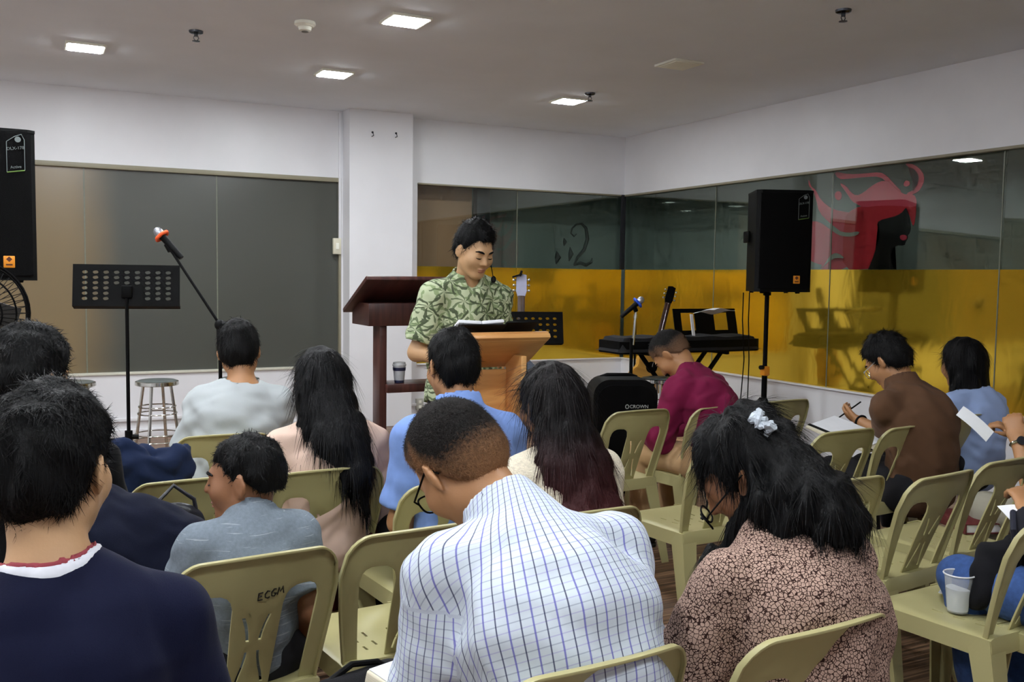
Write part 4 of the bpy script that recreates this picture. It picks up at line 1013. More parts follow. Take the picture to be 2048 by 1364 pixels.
def head_prims(F, C, R, s, infl=0.0, face=True, skull_only=False):
    P = lambda *q: C+R @ (np.array(q)*s)
    F.ell(P(0, -0.012, 0.030), ((0.0745+infl)*s, (0.096+infl)*s, (0.086+infl)*s), R, 0.02)
    if skull_only: return
    F.ell(P(0, 0.020, -0.030), (0.062*s, 0.072*s, 0.082*s), R, 0.03*s)
    for q in (-1, 1):
        F.cone(P(q*0.050, 0.005, -0.055), P(q*0.018, 0.062, -0.098), 0.020*s, 0.017*s, k=0.03*s)
        F.ell(P(q*0.040, 0.056, -0.028), 0.029*s, None, 0.03*s)
    F.ell(P(0, 0.066, -0.098), (0.022*s, 0.018*s, 0.018*s), R, 0.02*s)
    for q in (-1, 1):
        F.ell(P(q*0.082, -0.010, -0.008), (0.0085*s, 0.021*s, 0.034*s), R @ np.array(RZ(q*28)), 0.008*s)
        F.ell(P(q*0.093, -0.003, -0.003), (0.007*s, 0.010*s, 0.019*s), R, 0.005*s, 's')
    if face:
        F.cone(P(-0.034, 0.080, 0.024), P(0.034, 0.080, 0.024), 0.010*s, side=(0, 0, 1), k=0.02*s)
        for q in (-1, 1): F.ell(P(q*0.033, 0.098, 0.004), (0.018*s, 0.014*s, 0.011*s), R, 0.014*s, 's')
        for q in (-1, 1): F.ell(P(q*0.033, 0.077, 0.003), (0.016*s, 0.0135*s, 0.0115*s), R, 0.005*s)
        F.cone(P(0, 0.088, 0.012), P(0, 0.108, -0.026), 0.0075*s, 0.0105*s, k=0.012*s)
        for q in (-1, 1): F.ell(P(q*0.013, 0.096, -0.031), 0.0078*s, None, 0.006*s)
        F.ell(P(0, 0.087, -0.060), (0.024*s, 0.010*s, 0.0058*s), R, 0.006*s)
        F.ell(P(0, 0.085, -0.071), (0.020*s, 0.010*s, 0.0068*s), R, 0.006*s)
def hand_prims(F, W, d, nrm, s=1.0, curl=40, thumb=1):
    W, d = np.array(W), np.array(d)/np.linalg.norm(d); nrm = np.array(nrm, float); nrm = nrm-d*(nrm@d); nrm /= np.linalg.norm(nrm); lat = np.cross(nrm, d)*thumb
    F.cone(W-d*0.02*s, W+d*0.02*s, (0.026*s, 0.018*s), (0.032*s, 0.015*s), side=lat, k=0.012)
    F.cone(W+d*0.02*s, W+d*0.082*s, (0.034*s, 0.015*s), (0.038*s, 0.012*s), side=lat, k=0.01)
    for i, (o, L) in enumerate(((0.030, 0.068), (0.010, 0.078), (-0.010, 0.072), (-0.029, 0.056))):
        a = W+d*(0.085 if i != 3 else 0.077)*s+lat*o*s; c = math.radians(curl)
        d1 = d*math.cos(c*0.6)+nrm*math.sin(c*0.6); d2 = d*math.cos(c*1.6)+nrm*math.sin(c*1.6); d3 = d*math.cos(c*2.4)+nrm*math.sin(c*2.4)
        b = a+d1*L*0.45*s; e = b+d2*L*0.32*s; f = e+d3*L*0.25*s
        F.cone(a, b, 0.0098*s, 0.0088*s, k=0.005); F.cone(b, e, 0.0088*s, 0.0082*s, k=0.004); F.cone(e, f, 0.0082*s, 0.0070*s, k=0.004)
    a = W+d*0.025*s+lat*0.030*s; b = a+(d*0.75+lat*0.6+nrm*0.25)*0.042*s; e = b+(d*0.9+lat*0.15+nrm*0.35)*0.032*s
    F.cone(a, b, 0.0125*s, 0.0105*s, k=0.010); F.cone(b, e, 0.0105*s, 0.0085*s, k=0.005)
def ik(S, T, l1, l2, pole):
    S, T = np.array(S, float), np.array(T, float); v = T-S; dist = np.linalg.norm(v); v /= dist; dist = min(dist, l1+l2-0.004); T = S+v*dist
    p = np.array(pole, float); p -= v*(p@v); p /= np.linalg.norm(p); ca = (l1*l1+dist*dist-l2*l2)/(2*l1*dist); ca = max(-1, min(1, ca))
    return S+l1*(v*ca+p*math.sqrt(1-ca*ca)), T

class Person:
    """everything in a local frame: origin on the floor below the pelvis, facing +Y"""
    def __init__(s, label, H, heading=0.0, pb=0.05, pl=0.0, pz=0.535, size=1.0, head=(10, 0, 0), sw=0.175, girth=1.0, skin='b', bulge=0.03, h=0.008,
                 hands=None, poles=None, knees=None, ankles=None, stand=False, face=True, curl=40, palm=None, armscale=1.0, drop=0.0, nbo=(0, 0, 0), hs=None, twist=0.0, body_label=None):
        s.size = size; s.h = h; s.hs = hs or size
        a = math.radians(heading); ca, sa = math.cos(a), math.sin(a)
        H = np.array(H, float); off = np.array([ca*pl-sa*pb, sa*pl+ca*pb]); s.org = np.array([H[0]-off[0], H[1]-off[1], 0.0]); s.rz = a
        s.root = thing('person', label, 'person', s.org, a)
        s.H = np.array([pl, pb, H[2]]); s.Rh = rotm(*head); s.girth = girth
        Rn = rotm(head[0]*0.6, 0, head[2]*0.5)
        s.skull = s.H+s.Rh @ (np.array([0, -0.022, -0.055])*s.hs)
        s.Nb = s.H+Rn @ (np.array([0, -0.045, -0.172])*s.hs)+np.array(nbo)
        s.Pel = np.array([0, 0, pz])
        s.Wst = s.Pel*0.67+s.Nb*0.33+np.array([0, -bulge*0.8, 0]); s.Che = s.Pel*0.32+s.Nb*0.68+np.array([0, -bulge, 0])
        s.Nu = s.Che*0.4+s.Nb*0.6
        tw = np.array(RZ(twist)); s.side = tw @ np.array([1.0, 0, 0])
        up = s.Nb-s.Che; up /= np.linalg.norm(up)
        s.S = {q: s.Che*0.32+s.Nb*0.68 + tw @ np.array([q*sw, 0.012, 0.0]) - up*(0.018+drop) for q in (-1, 1)}
        l1, l2 = 0.285*size*armscale, 0.250*size*armscale
        hands = hands or {}; poles = poles or {}
        s.E, s.W = {}, {}
        for q in (-1, 1):
            T = hands.get(q); T = np.array([q*0.09*size, s.Nb[1]+0.24*size, pz+0.13*size]) if T is None else np.array(T, float)
            s.E[q], s.W[q] = ik(s.S[q], T, l1, l2, poles.get(q, (q*0.35, -0.5, -0.6)))
        s.stand = stand; g = girth
        hx = 0.088*size
        s.Hip = {q: s.Pel+np.array([q*hx, 0.01, -0.03*size]) for q in (-1, 1)}
        if stand: kn = {q: np.array([q*0.10, 0.02, pz*0.53]) for q in (-1, 1)}; an = {q: np.array([q*0.11, -0.02, 0.085]) for q in (-1, 1)}
        else: kn = {q: np.array([q*0.12*size, 0.40*size, pz-0.03]) for q in (-1, 1)}; an = {q: np.array([q*0.12*size, 0.36*size, 0.085]) for q in (-1, 1)}
        if knees: kn.update({q: np.array(v) for q, v in knees.items()})
        if ankles: an.update({q: np.array(v) for q, v in ankles.items()})
        s.K, s.An = kn, an
        s.palm = palm or {}; s.curl = curl; s.facef = face; s.skin = SKIN[skin]
    def bounds(s, m=0.16, pts=None):
        P = np.array(pts if pts is not None else [s.H, s.Pel, s.Nb, s.Che]+list(s.S.values())+list(s.E.values())+list(s.W.values())+list(s.K.values())+list(s.An.values()))
        return P.min(0)-m, P.max(0)+m
    def torso(s, F, i=0.0, low=True):
        g, z = s.girth, s.size
        R = lambda a, b: ((a*g*z+i), (b*g*z+i))
        if low: F.cone(s.Pel-np.array([0, 0, 0.02]), s.Wst, R(0.155, 0.118), R(0.132, 0.104), s.side, k=0.04)
        F.cone(s.Wst, s.Che, R(0.132, 0.104), R(0.146, 0.106), s.side, k=0.04)
        F.cone(s.Che, s.Nu, R(0.146, 0.106), R(0.112, 0.076), s.side, k=0.04)
        for q in (-1, 1):
            F.cone(s.Nu, s.S[q], (0.062*z+i, 0.062*z+i), 0.046*z+i, k=0.035)
            F.cone(s.Nb+(s.skull-s.Nb)*0.12, s.S[q]+np.array([0, -0.01, 0.008])*z, 0.036*z+i*0.6, 0.032*z+i, k=0.035)
    def arm(s, F, q, i=0.0, t0=0.0, t1=2.0, flat=False, loose=0.0, k=0.03):
        z = s.size; S, E, W = s.S[q], s.E[q], s.W[q]; r = (0.047*z+i, 0.039*z+i, 0.027*z+i)
        if t1 <= 1.0:
            e = S+(E-S)*t1; F.cone(S, e, r[0], r[0]+(r[1]-r[0])*t1+loose, k=k, flat=(0, 1 if flat else 0))
        else:
            F.cone(S, E, r[0], r[1]+loose*0.5, k=k); e = E+(W-E)*(t1-1.0); F.cone(E, e, r[1]+loose*0.5, r[1]+(r[2]-r[1])*(t1-1)+loose, k=k, flat=(0, 1 if flat else 0))
    def legs(s, F, i=0.0, t1=1.0, k=0.03, loose=0.0):
        z = s.size
        for q in (-1, 1):
            F.cone(s.Hip[q], s.K[q], (0.088*z+i), 0.060*z+i, k=k); F.cone(s.K[q], s.K[q]+(s.An[q]-s.K[q])*t1, 0.058*z+i, 0.040*z+i+loose, k=0.015, flat=(0, 1 if t1 < 1 else 0))
    def finish(s, name, F, material, label=None):
        V, Q = F.mesh(); me = np_mesh(name, V, Q); o = raw_obj(name, me, material, s.root)
        if label: o['label'] = label
        return o, V, Q
    def body(s):
        lo, hi = s.bounds(0.15); lo[2] = 0.0-0.02; hi[2] = max(hi[2], s.H[2]+0.16); F = Fld(lo, hi, s.h)
        z = s.size
        s.torso(F, -0.004); F.cone(s.Nb-(s.skull-s.Nb)*0.25, s.skull, 0.060*z, 0.054*s.hs, k=0.03)
        for q in (-1, 1): s.arm(F, q)
        s.legs(F, -0.004)
        for q in (-1, 1):
            F.cone(s.An[q], s.An[q]+np.array([0, 0.13, -0.045])*z, (0.034*z, 0.030*z), (0.036*z, 0.022*z), k=0.02)
        head_prims(F, s.H, s.Rh, s.hs, 0.0, s.facef)
        for q in (-1, 1):
            d = s.W[q]-s.E[q]; hand_prims(F, s.W[q], d, s.palm.get(q, (0, 0.2, -1)), z, s.curl, -q)
        o, V, Q = s.finish('body', F, s.skin); return o
    def shirt(s, material, sleeve=0.62, infl=0.012, loose=0.010, collar=None, vneck=False, wr=0.004, seed=1, name='shirt', hem=None, h=None, suv=False, low=True, bands=None, ch=0.064, carve=(0.070, 0.085)):
        pts = [s.Pel, s.Nb, s.skull, s.Che]+list(s.S.values())
        for q in (-1, 1):
            pts.append(s.E[q]); 
            if sleeve > 1: pts.append(s.W[q])
        lo, hi = s.bounds(0.17, pts); F = Fld(lo, hi, h or s.h); z = s.size
        s.torso(F, infl)
        if hem is not None: F.cone(s.Wst, hem, (0.150*s.girth*z+infl, 0.118*s.girth*z+infl), (0.172*s.girth*z+infl, 0.132*s.girth*z+infl), s.side, k=0.04, flat=(0, 1))
        for q in (-1, 1): s.arm(F, q, infl+0.002, 0, sleeve, True, loose)
        nd = (s.skull-s.Nb); nd /= np.linalg.norm(nd)
        if wr: F.wrinkle(wr, 34, seed, (1, 1, 0.7)); F.wrinkle(wr*0.45, 75, seed+50, (0.5, 0.5, 1))
        if collar == 'polo':
            F.cone(s.Nb-nd*0.03*z, s.Nb+nd*ch*z, 0.100*z, 0.074*z, k=0.006, flat=(0, 1)); F.cone(s.Nb+nd*(ch-0.026)*z, s.Nb+nd*0.18*z, 0.0655*z, 0.068*z, k=0.004, op='s')
        elif collar == 'hood':
            F.cone(s.Nb+np.array([0, -0.05, -0.03])*z, s.Nb+nd*0.05*z+np.array([0, -0.03, 0]), (0.115*z, 0.06*z), (0.085*z, 0.055*z), k=0.03)
            F.cone(s.Nb+nd*0.03*z, s.Nb+nd*0.14*z, 0.068*z, 0.078*z, k=0.01, op='s')
        else:
            F.cone(s.Nb+nd*0.012*z, s.Nb+nd*0.16*z, carve[0]*z, carve[1]*z, k=0.006, op='s')
        if vneck:
            F.cone(s.Nb+np.array([0, 0.06, 0.045])*z, s.Nb+np.array([0, 0.155, -0.10])*z, 0.048*z, 0.006*z, k=0.008, op='s')
        for bn, bm_, bw_, bo_ in (bands or ()):
            T = Fld(lo, hi, h or s.h); T.cone(s.Nb+nd*0.012*z, s.Nb+nd*0.16*z, carve[0]*z, carve[1]*z, k=0.04); T.D = np.maximum(F.D-bo_, T.D-bw_); s.finish(bn, T, bm_)
        V, Q = F.mesh(); me = np_mesh(name, V, Q)
        if suv: s.write_suv(me, V)
        return raw_obj(name, me, material, s.root)
    def neck_band(s, material, r, h0, h1, name, th=0.006):
        nd = s.skull-s.Nb; nd /= np.linalg.norm(nd); F = Fld(s.Nb-0.13, s.Nb+0.13, 0.004)
        F.cone(s.Nb+nd*h0, s.Nb+nd*h1, r, r-0.004, k=0.003, flat=(1, 1)); F.cone(s.Nb+nd*(h0-0.05), s.Nb+nd*(h1+0.05), r-th, r-th, k=0.003, op='s')
        s.finish(name, F, material)
    def write_suv(s, me, V):
        # cloth coordinates: across / along the spine on the trunk, around / along the arm on the sleeves
        V = V.astype(np.float64); UV = np.zeros((len(V), 3)); ax = s.Nb-s.Pel; ax /= np.linalg.norm(ax); fw = np.cross(ax, s.side); q = V-s.Pel
        sg0 = 1.0 if fw[1] > 0 else -1.0
        UV[:, 0] = 0.20*np.arctan2(q@s.side, 0.09-sg0*(q@fw)); UV[:, 1] = q@ax+0.75*np.maximum(-0.13, sg0*(q@fw)+0.02*0)
        for sg in (-1, 1):
            a, b = s.S[sg], s.E[sg]; ax2 = b-a; L = np.linalg.norm(ax2); ax2 /= L; q2 = V-a; w = q2@ax2; dd = np.linalg.norm(q2-np.outer(np.clip(w, 0, L), ax2), axis=1)
            out = (q2@s.side)*sg
            ref = np.cross(ax2, s.side); ref /= np.linalg.norm(ref); r2 = np.cross(ax2, ref); ang = np.arctan2(q2@ref, q2@r2)
            tn = np.hypot((q@s.side)/0.172, (sg0*(q@fw)+0.045)/0.145); m = (dd/0.078 < tn) & (w > 0.04) & (out > -0.05); UV[m, 0] = (ang*0.07)[m]+1.0; UV[m, 1] = w[m]
        at = me.attributes.new('suv', 'FLOAT_VECTOR', 'POINT'); at.data.foreach_set('vector', UV.astype(np.float32).ravel())
    def trousers(s, material, t1=0.93, infl=0.012, name='trousers', h=None, skirt=False):
        pts = [s.Pel, s.Wst]+list(s.K.values())+[s.K[q]+(s.An[q]-s.K[q])*t1 for q in (-1, 1)]
        lo, hi = s.bounds(0.15, pts); F = Fld(lo, hi, h or max(s.h, 0.009)); z = s.size; g = s.girth
        F.cone(s.Pel-np.array([0, 0, 0.02]), s.Pel*0.6+s.Wst*0.4, (0.168*g*z+infl*0.7, 0.128*g*z+infl*0.7), (0.15*g*z, 0.115*g*z), s.side, k=0.03)
        s.legs(F, infl, t1, 0.04, 0.012)
        if skirt: F.cone(s.Pel+np.array([0, 0.12, -0.02]), (s.K[-1]+s.K[1])/2, (0.18*z, 0.10*z), (0.19*z, 0.085*z), s.side, k=0.04)
        F.wrinkle(0.004, 30, 5)
        o, _, _ = s.finish(name, F, material); return o
    def shoes(s, material, sole=None):
        for q in (-1, 1):
            a = s.An[q]; z = s.size; F = Fld(a+np.array([-0.08, -0.12, -0.1]), a+np.array([0.08, 0.24, 0.08]), 0.008)
            zf = 0.035
            F.cone((a[0], a[1]-0.035*z, 0.045), (a[0], a[1]+0.14*z, zf), (0.040*z, 0.040*z), (0.046*z, 0.030*z), k=0.02)
            F.cone((a[0], a[1]-0.01, 0.10), (a[0], a[1]+0.02, 0.05), 0.042*z, 0.045*z, k=0.02, flat=(1, 0))
            X, Y, Z = F.grid(); F.D = np.maximum(F.D, 0.014-Z)
            V, Q = F.mesh(); o = raw_obj('shoe', np_mesh('shoe', V, Q), material, s.root)
            F = Fld(a+np.array([-0.08, -0.12, -0.1]), a+np.array([0.08, 0.24, 0.0]), 0.008)
            F.cone((a[0], a[1]-0.035*z, 0.012), (a[0], a[1]+0.145*z, 0.012), (0.043*z, 0.043*z), (0.050*z, 0.045*z), k=0.01)
            F.D = np.maximum(np.maximum(F.D, Z[:, :, :F.D.shape[2]]-0.022), 0.001-Z[:, :, :F.D.shape[2]])
            V, Q = F.mesh()
            if len(Q): raw_obj('sole', np_mesh('sole', V, Q), sole or material, o)
    # ---------------- hair
    def hair(s, material=None, thick=0.014, line=None, extra=None, cut=True, strands=900, slen=0.035, lift=0.35, h=0.006, rough=0.003, down=False, seed=3, wid=0.0022, top=0.0, name='hair', jitter=0.12, taper=0.006):
        material = material or HAIR; z = s.hs; C, R = s.H, s.Rh
        pts = [C]; lo, hi = C-0.19, C+0.19
        if extra:
            ps = np.array([e[j] for e in extra for j in (0, 1)]); lo = np.minimum(lo, ps.min(0)-0.12); hi = np.maximum(hi, ps.max(0)+0.12)
        F = Fld(lo, hi, h)
        P = lambda *q: C+R @ (np.array(q)*z)
        F.ell(P(0, -0.014, 0.032+top*0.4), ((0.0755+thick*0.75)*z, (0.096+thick)*z, (0.086+thick+top)*z), R, 0.02)
        F.ell(P(0, -0.045, -0.02), ((0.066+thick*0.6)*z, (0.062+thick*0.6)*z, 0.075*z), R, 0.03)
        X, Y, Z = F.grid(); dx, dy, dz = X-C[0], Y-C[1], Z-C[2]
        hx = (dx*R[0, 0]+dy*R[1, 0]+dz*R[2, 0])/z; hy = (dx*R[0, 1]+dy*R[1, 1]+dz*R[2, 1])/z; hz = (dx*R[0, 2]+dy*R[1, 2]+dz*R[2, 2])/z
        ln = line or [(-0.12, -0.075), (-0.06, -0.072), (-0.03, -0.045), (-0.008, 0.008), (0.012, -0.012), (0.028, 0.004), (0.05, 0.055), (0.09, 0.076), (0.12, 0.085)]
        ys = np.array([q[0] for q in ln], np.float32); zs = np.array([q[1] for q in ln], np.float32)
        over = hz-np.interp(hy.ravel(), ys, zs).reshape(hy.shape).astype(np.float32)
        if cut: F.D = np.maximum(F.D+taper*z*np.clip(1-over/0.05, 0, 1), -over*0.7*z)
        if extra:
            for e in extra:
                F.cone(*e[:2], *e[2:4], side=e[4] if len(e) > 4 else (1, 0, 0), k=e[5] if len(e) > 5 else 0.03)
            # keep the face free
            F.ell(P(0, 0.075, -0.035), (0.066*z, 0.075*z, 0.105*z), R, 0.01, 's')
        F.wrinkle(rough, 90, seed, (1, 1, 0.25) if down else (1, 1, 1))
        V, Q = F.mesh(); N = vnormals(V, Q)
        # loose strands over the shell
        r = np.random.default_rng(seed); n = min(strands, len(V)); pick = r.choice(len(V), n, replace=False); p = V[pick].astype(np.float64); nn = N[pick].astype(np.float64)
        crown = P(0, -0.045, 0.118)
        dirv = np.tile(np.array([0, 0, -1.0]), (n, 1)) if down else p-crown
        if down:
            up = (p[:, 2] > C[2]+0.02*z); dirv[up] = (p-crown)[up]/np.linalg.norm((p-crown)[up], axis=1, keepdims=True)
        def tang(d): d = d-nn*(d*nn).sum(1, keepdims=True); return d/np.maximum(np.linalg.norm(d, axis=1, keepdims=True), 1e-6)
        d = tang(dirv+r.normal(size=(n, 3))*0.05); d = d+r.normal(size=(n, 3))*jitter; d /= np.linalg.norm(d, axis=1, keepdims=True)
        side = np.cross(nn, d); side /= np.maximum(np.linalg.norm(side, axis=1, keepdims=True), 1e-6)
        L = slen*z*(0.6+0.8*r.random((n, 1))); base = p+nn*0.0005
        rows = []; 
        for t, w_ in ((0.0, 1.0), (0.5, 0.8), (1.0, 0.12)):
            c = base+d*L*t+nn*(lift*L*(t-0.75*t*t)) + (np.array([0, 0, -1.0])*L*0.25*t*t if down else 0)
            rows += [c-side*wid*w_*0.5, c+side*wid*w_*0.5]
        SV = np.stack(rows, 1).reshape(-1, 3); b = (np.arange(n)*6)[:, None]+len(V)
        SQ = np.concatenate([b+np.array([[0, 1, 3, 2]]), b+np.array([[2, 3, 5, 4]])])
        me = np_mesh(name, np.concatenate([V, SV]), np.concatenate([Q, SQ]))
        AV = np.concatenate([V, SV]); hl = (AV-C)@R/z; fa = np.clip((hl[:, 2]-np.interp(hl[:, 1], ys, zs))/0.11, 0, 1)
        at = me.attributes.new('fade', 'FLOAT', 'POINT'); at.data.foreach_set('value', fa.astype(np.float32))
        return raw_obj(name, me, material, s.root)
    def hp(s, *q): return s.H+s.Rh @ (np.array(q)*s.hs)
    def face_parts(s, lips=(150, 88, 78), brows=True, eyes=True):
        if brows:
            for q in (-1, 1): MB().tube([s.hp(q*x, y, zz) for x, y, zz in ((0.013, 0.0935, 0.022), (0.026, 0.0925, 0.0275), (0.040, 0.0855, 0.0285), (0.052, 0.0735, 0.024))], [0.0035, 0.0055, 0.0050, 0.002], 6).build('eyebrow', HAIR, s.root)
        if eyes:
            for q in (-1, 1): MB().tube([s.hp(q*x, y, zz) for x, y, zz in ((0.018, 0.0890, -0.0035), (0.028, 0.0915, -0.0055), (0.038, 0.0900, -0.0055), (0.048, 0.0835, -0.003))], [0.0008, 0.0024, 0.0024, 0.0008], 6).build('eye', mat('dark_eye', (24, 18, 16), rough=0.2), s.root)
        if lips:
            me = MB().ball((0, 0.0875, -0.0605), (0.0225, 0.0105, 0.0048), 16, 8).ball((0, 0.0855, -0.0710), (0.0195, 0.0105, 0.0058), 16, 8).mesh('lips')
            me.transform(Matrix.Translation(s.H) @ Matrix(s.Rh.tolist()).to_4x4() @ Matrix.Scale(s.hs, 4)); raw_obj('lips', me, mat('lip_skin', lips, rough=0.45), s.root)
    def glasses(s, m, slip=0.0, w=0.027, hh=0.020):
        g = MB(); pt = lambda x, y, z_: s.hp(x, y, z_)
        for q in (-1, 1):
            ring = [(q*0.034+w*np.sign(math.cos(a))*abs(math.cos(a))**0.7, 0.108+slip-0.010*abs(q*0.034+w*math.cos(a))/0.06, -0.004-slip*0.8+hh*np.sign(math.sin(a))*abs(math.sin(a))**0.7) for a in [2*math.pi*k/24 for k in range(24)]]
            g.tube([pt(*r) for r in ring], 0.0022, 6, closed=True)
            g.tube([pt(q*0.061, 0.098+slip, 0.002-slip*0.8), pt(q*0.076, 0.085+slip, 0.006-slip*0.6), pt(q*0.082, 0.0, 0.014), pt(q*0.082, -0.020, 0.006), pt(q*0.080, -0.030, -0.012)], 0.0022, 6)
        g.tube([pt(-0.008, 0.110+slip, 0.0-slip*0.8), pt(0, 0.113+slip, 0.003-slip*0.8), pt(0.008, 0.110+slip, 0.0-slip*0.8)], 0.002, 6)
        return g.build('glasses', m, s.root)
    def local(s, p):
        c, sn = math.cos(-s.rz), math.sin(-s.rz); d = np.array(p, float)-s.org; return np.array([c*d[0]-sn*d[1], sn*d[0]+c*d[1], d[2]])
def top_px(x, y, depth, drop=0.125):
    p = at_d(x, y, depth); p[2] -= drop; return p

# ---------------- cloth materials
def cloth(name, rgb, var=0.08, scale=9, bump=0.12, bscale=500, rough=0.85): return mat(name, rgb, rough=rough, var=var, scale=scale, bump=bump, bscale=bscale, spec=0.15, sheen=0.03)
def check_material():
    m, nt, n, l = nodes_of('checked_cloth'); b = n['Principled BSDF']; b.inputs['Roughness'].default_value = 0.85; b.inputs['Specular IOR Level'].default_value = 0.2
    at = n.new('ShaderNodeAttribute'); at.attribute_name = 'suv'; sp = n.new('ShaderNodeSeparateXYZ'); l.new(at.outputs['Vector'], sp.inputs[0])
    def lines(src, period, off, width):
        x = math_n(n, l, 'FRACT', math_n(n, l, 'ADD', math_n(n, l, 'DIVIDE', src, period), 50.0+off)); d = math_n(n, l, 'ABSOLUTE', math_n(n, l, 'SUBTRACT', x, 0.5))
        return math_n(n, l, 'LESS_THAN', d, width/period/2)
    c = lin((198, 207, 216)); P = 0.0265
    o = mixrgb(n, l, c, lin((150, 158, 176)), math_n(n, l, 'MULTIPLY', lines(sp.outputs[1], P, 0.0, 0.0020), 0.75))
    o = mixrgb(n, l, o, lin((170, 172, 205)), math_n(n, l, 'MULTIPLY', lines(sp.outputs[1], P, 0.5, 0.0020), 0.8))
    o = mixrgb(n, l, o, lin((92, 88, 175)), math_n(n, l, 'MULTIPLY', lines(sp.outputs[0], P, 0.0, 0.0020), 0.8))
    o = mixrgb(n, l, o, lin((42, 46, 84)), math_n(n, l, 'MULTIPLY', lines(sp.outputs[0], P, 0.5, 0.0016), 0.85))
    l.new(o, b.inputs['Base Color'])
    tc = n.new('ShaderNodeTexCoord'); nb = n.new('ShaderNodeTexNoise'); nb.inputs['Scale'].default_value = 18; l.new(tc.outputs['Object'], nb.inputs['Vector'])
    bp = n.new('ShaderNodeBump'); bp.inputs['Strength'].default_value = 0.25; bp.inputs['Distance'].default_value = 0.02; l.new(nb.outputs[0], bp.inputs['Height']); l.new(bp.outputs[0], b.inputs['Normal']); return m
def floral_material():
    m, nt, n, l = nodes_of('floral_cloth'); b = n['Principled BSDF']; b.inputs['Roughness'].default_value = 0.85; b.inputs['Specular IOR Level'].default_value = 0.2
    tc = n.new('ShaderNodeTexCoord'); nz = n.new('ShaderNodeTexNoise'); nz.inputs['Scale'].default_value = 90; l.new(tc.outputs['Object'], nz.inputs['Vector'])
    ad = n.new('ShaderNodeMix'); ad.data_type = 'VECTOR'; ad.inputs[0].default_value = 0.006; l.new(tc.outputs['Object'], ad.inputs[4]); l.new(nz.outputs['Color'], ad.inputs[5])
    v = n.new('ShaderNodeTexVoronoi'); v.feature = 'DISTANCE_TO_EDGE'; v.inputs['Scale'].default_value = 135; l.new(ad.outputs[1], v.inputs['Vector'])
    v2 = n.new('ShaderNodeTexVoronoi'); v2.inputs['Scale'].default_value = 135; l.new(ad.outputs[1], v2.inputs['Vector'])
    gap = math_n(n, l, 'LESS_THAN', v.outputs['Distance'], 0.085); eye = math_n(n, l, 'LESS_THAN', v2.outputs['Distance'], 0.10)
    o = mixrgb(n, l, lin((174, 146, 132)), lin((48, 28, 24)), gap); o = mixrgb(n, l, o, lin((96, 60, 50)), eye); l.new(o, b.inputs['Base Color']); return m
def palm_material():
    m, nt, n, l = nodes_of('palm_print_cloth'); b = n['Principled BSDF']; b.inputs['Roughness'].default_value = 0.8; b.inputs['Specular IOR Level'].default_value = 0.2
    tc = n.new('ShaderNodeTexCoord'); sp = n.new('ShaderNodeSeparateXYZ'); l.new(tc.outputs['Object'], sp.inputs[0])
    nw = n.new('ShaderNodeTexNoise'); nw.inputs['Scale'].default_value = 16; l.new(tc.outputs['Object'], nw.inputs['Vector'])
    def layer(seed, sc, blades, rad, th):
        # fronds fanning out from scattered palm crowns
        cb = n.new('ShaderNodeCombineXYZ'); l.new(math_n(n, l, 'ADD', math_n(n, l, 'ADD', sp.outputs[0], math_n(n, l, 'MULTIPLY', sp.outputs[1], 0.4)), seed), cb.inputs[0]); l.new(math_n(n, l, 'ADD', sp.outputs[2], seed*0.7), cb.inputs[1])
        v = n.new('ShaderNodeTexVoronoi'); v.voronoi_dimensions = '2D'; v.inputs['Scale'].default_value = sc; l.new(cb.outputs[0], v.inputs['Vector'])
        df = n.new('ShaderNodeVectorMath'); df.operation = 'SUBTRACT'; l.new(cb.outputs[0], df.inputs[0]); l.new(v.outputs['Position'], df.inputs[1])
        s2 = n.new('ShaderNodeSeparateXYZ'); l.new(df.outputs[0], s2.inputs[0]); an = math_n(n, l, 'ARCTAN2', s2.outputs[1], s2.outputs[0])
        ph = math_n(n, l, 'ADD', math_n(n, l, 'MULTIPLY', an, blades), math_n(n, l, 'ADD', math_n(n, l, 'MULTIPLY', v.outputs['Distance'], 3.5), math_n(n, l, 'MULTIPLY', nw.outputs[0], 9.0)))
        wv = math_n(n, l, 'SINE', ph); lim = math_n(n, l, 'ADD', th, math_n(n, l, 'MULTIPLY', v.outputs['Distance'], 0.9))
        return math_n(n, l, 'MULTIPLY', math_n(n, l, 'GREATER_THAN', wv, lim), math_n(n, l, 'LESS_THAN', v.outputs['Distance'], rad))
    nz = n.new('ShaderNodeTexNoise'); nz.inputs['Scale'].default_value = 14; l.new(tc.outputs['Object'], nz.inputs['Vector'])
    o = mixrgb(n, l, lin((192, 200, 168)), lin((172, 184, 146)), nz.outputs[0])
    o = mixrgb(n, l, o, lin((128, 148, 104)), math_n(n, l, 'MULTIPLY', layer(3.17, 8.5, 5.0, 0.75, 0.15), 0.85))
    o = mixrgb(n, l, o, lin((92, 106, 76)), math_n(n, l, 'MULTIPLY', layer(8.31, 10.5, 6.0, 0.62, 0.28), 0.9))
    o = mixrgb(n, l, o, lin((74, 84, 62)), math_n(n, l, 'MULTIPLY', layer(0.43, 7.5, 7.0, 0.50, 0.32), 0.95))
    l.new(o, b.inputs['Base Color']); return m
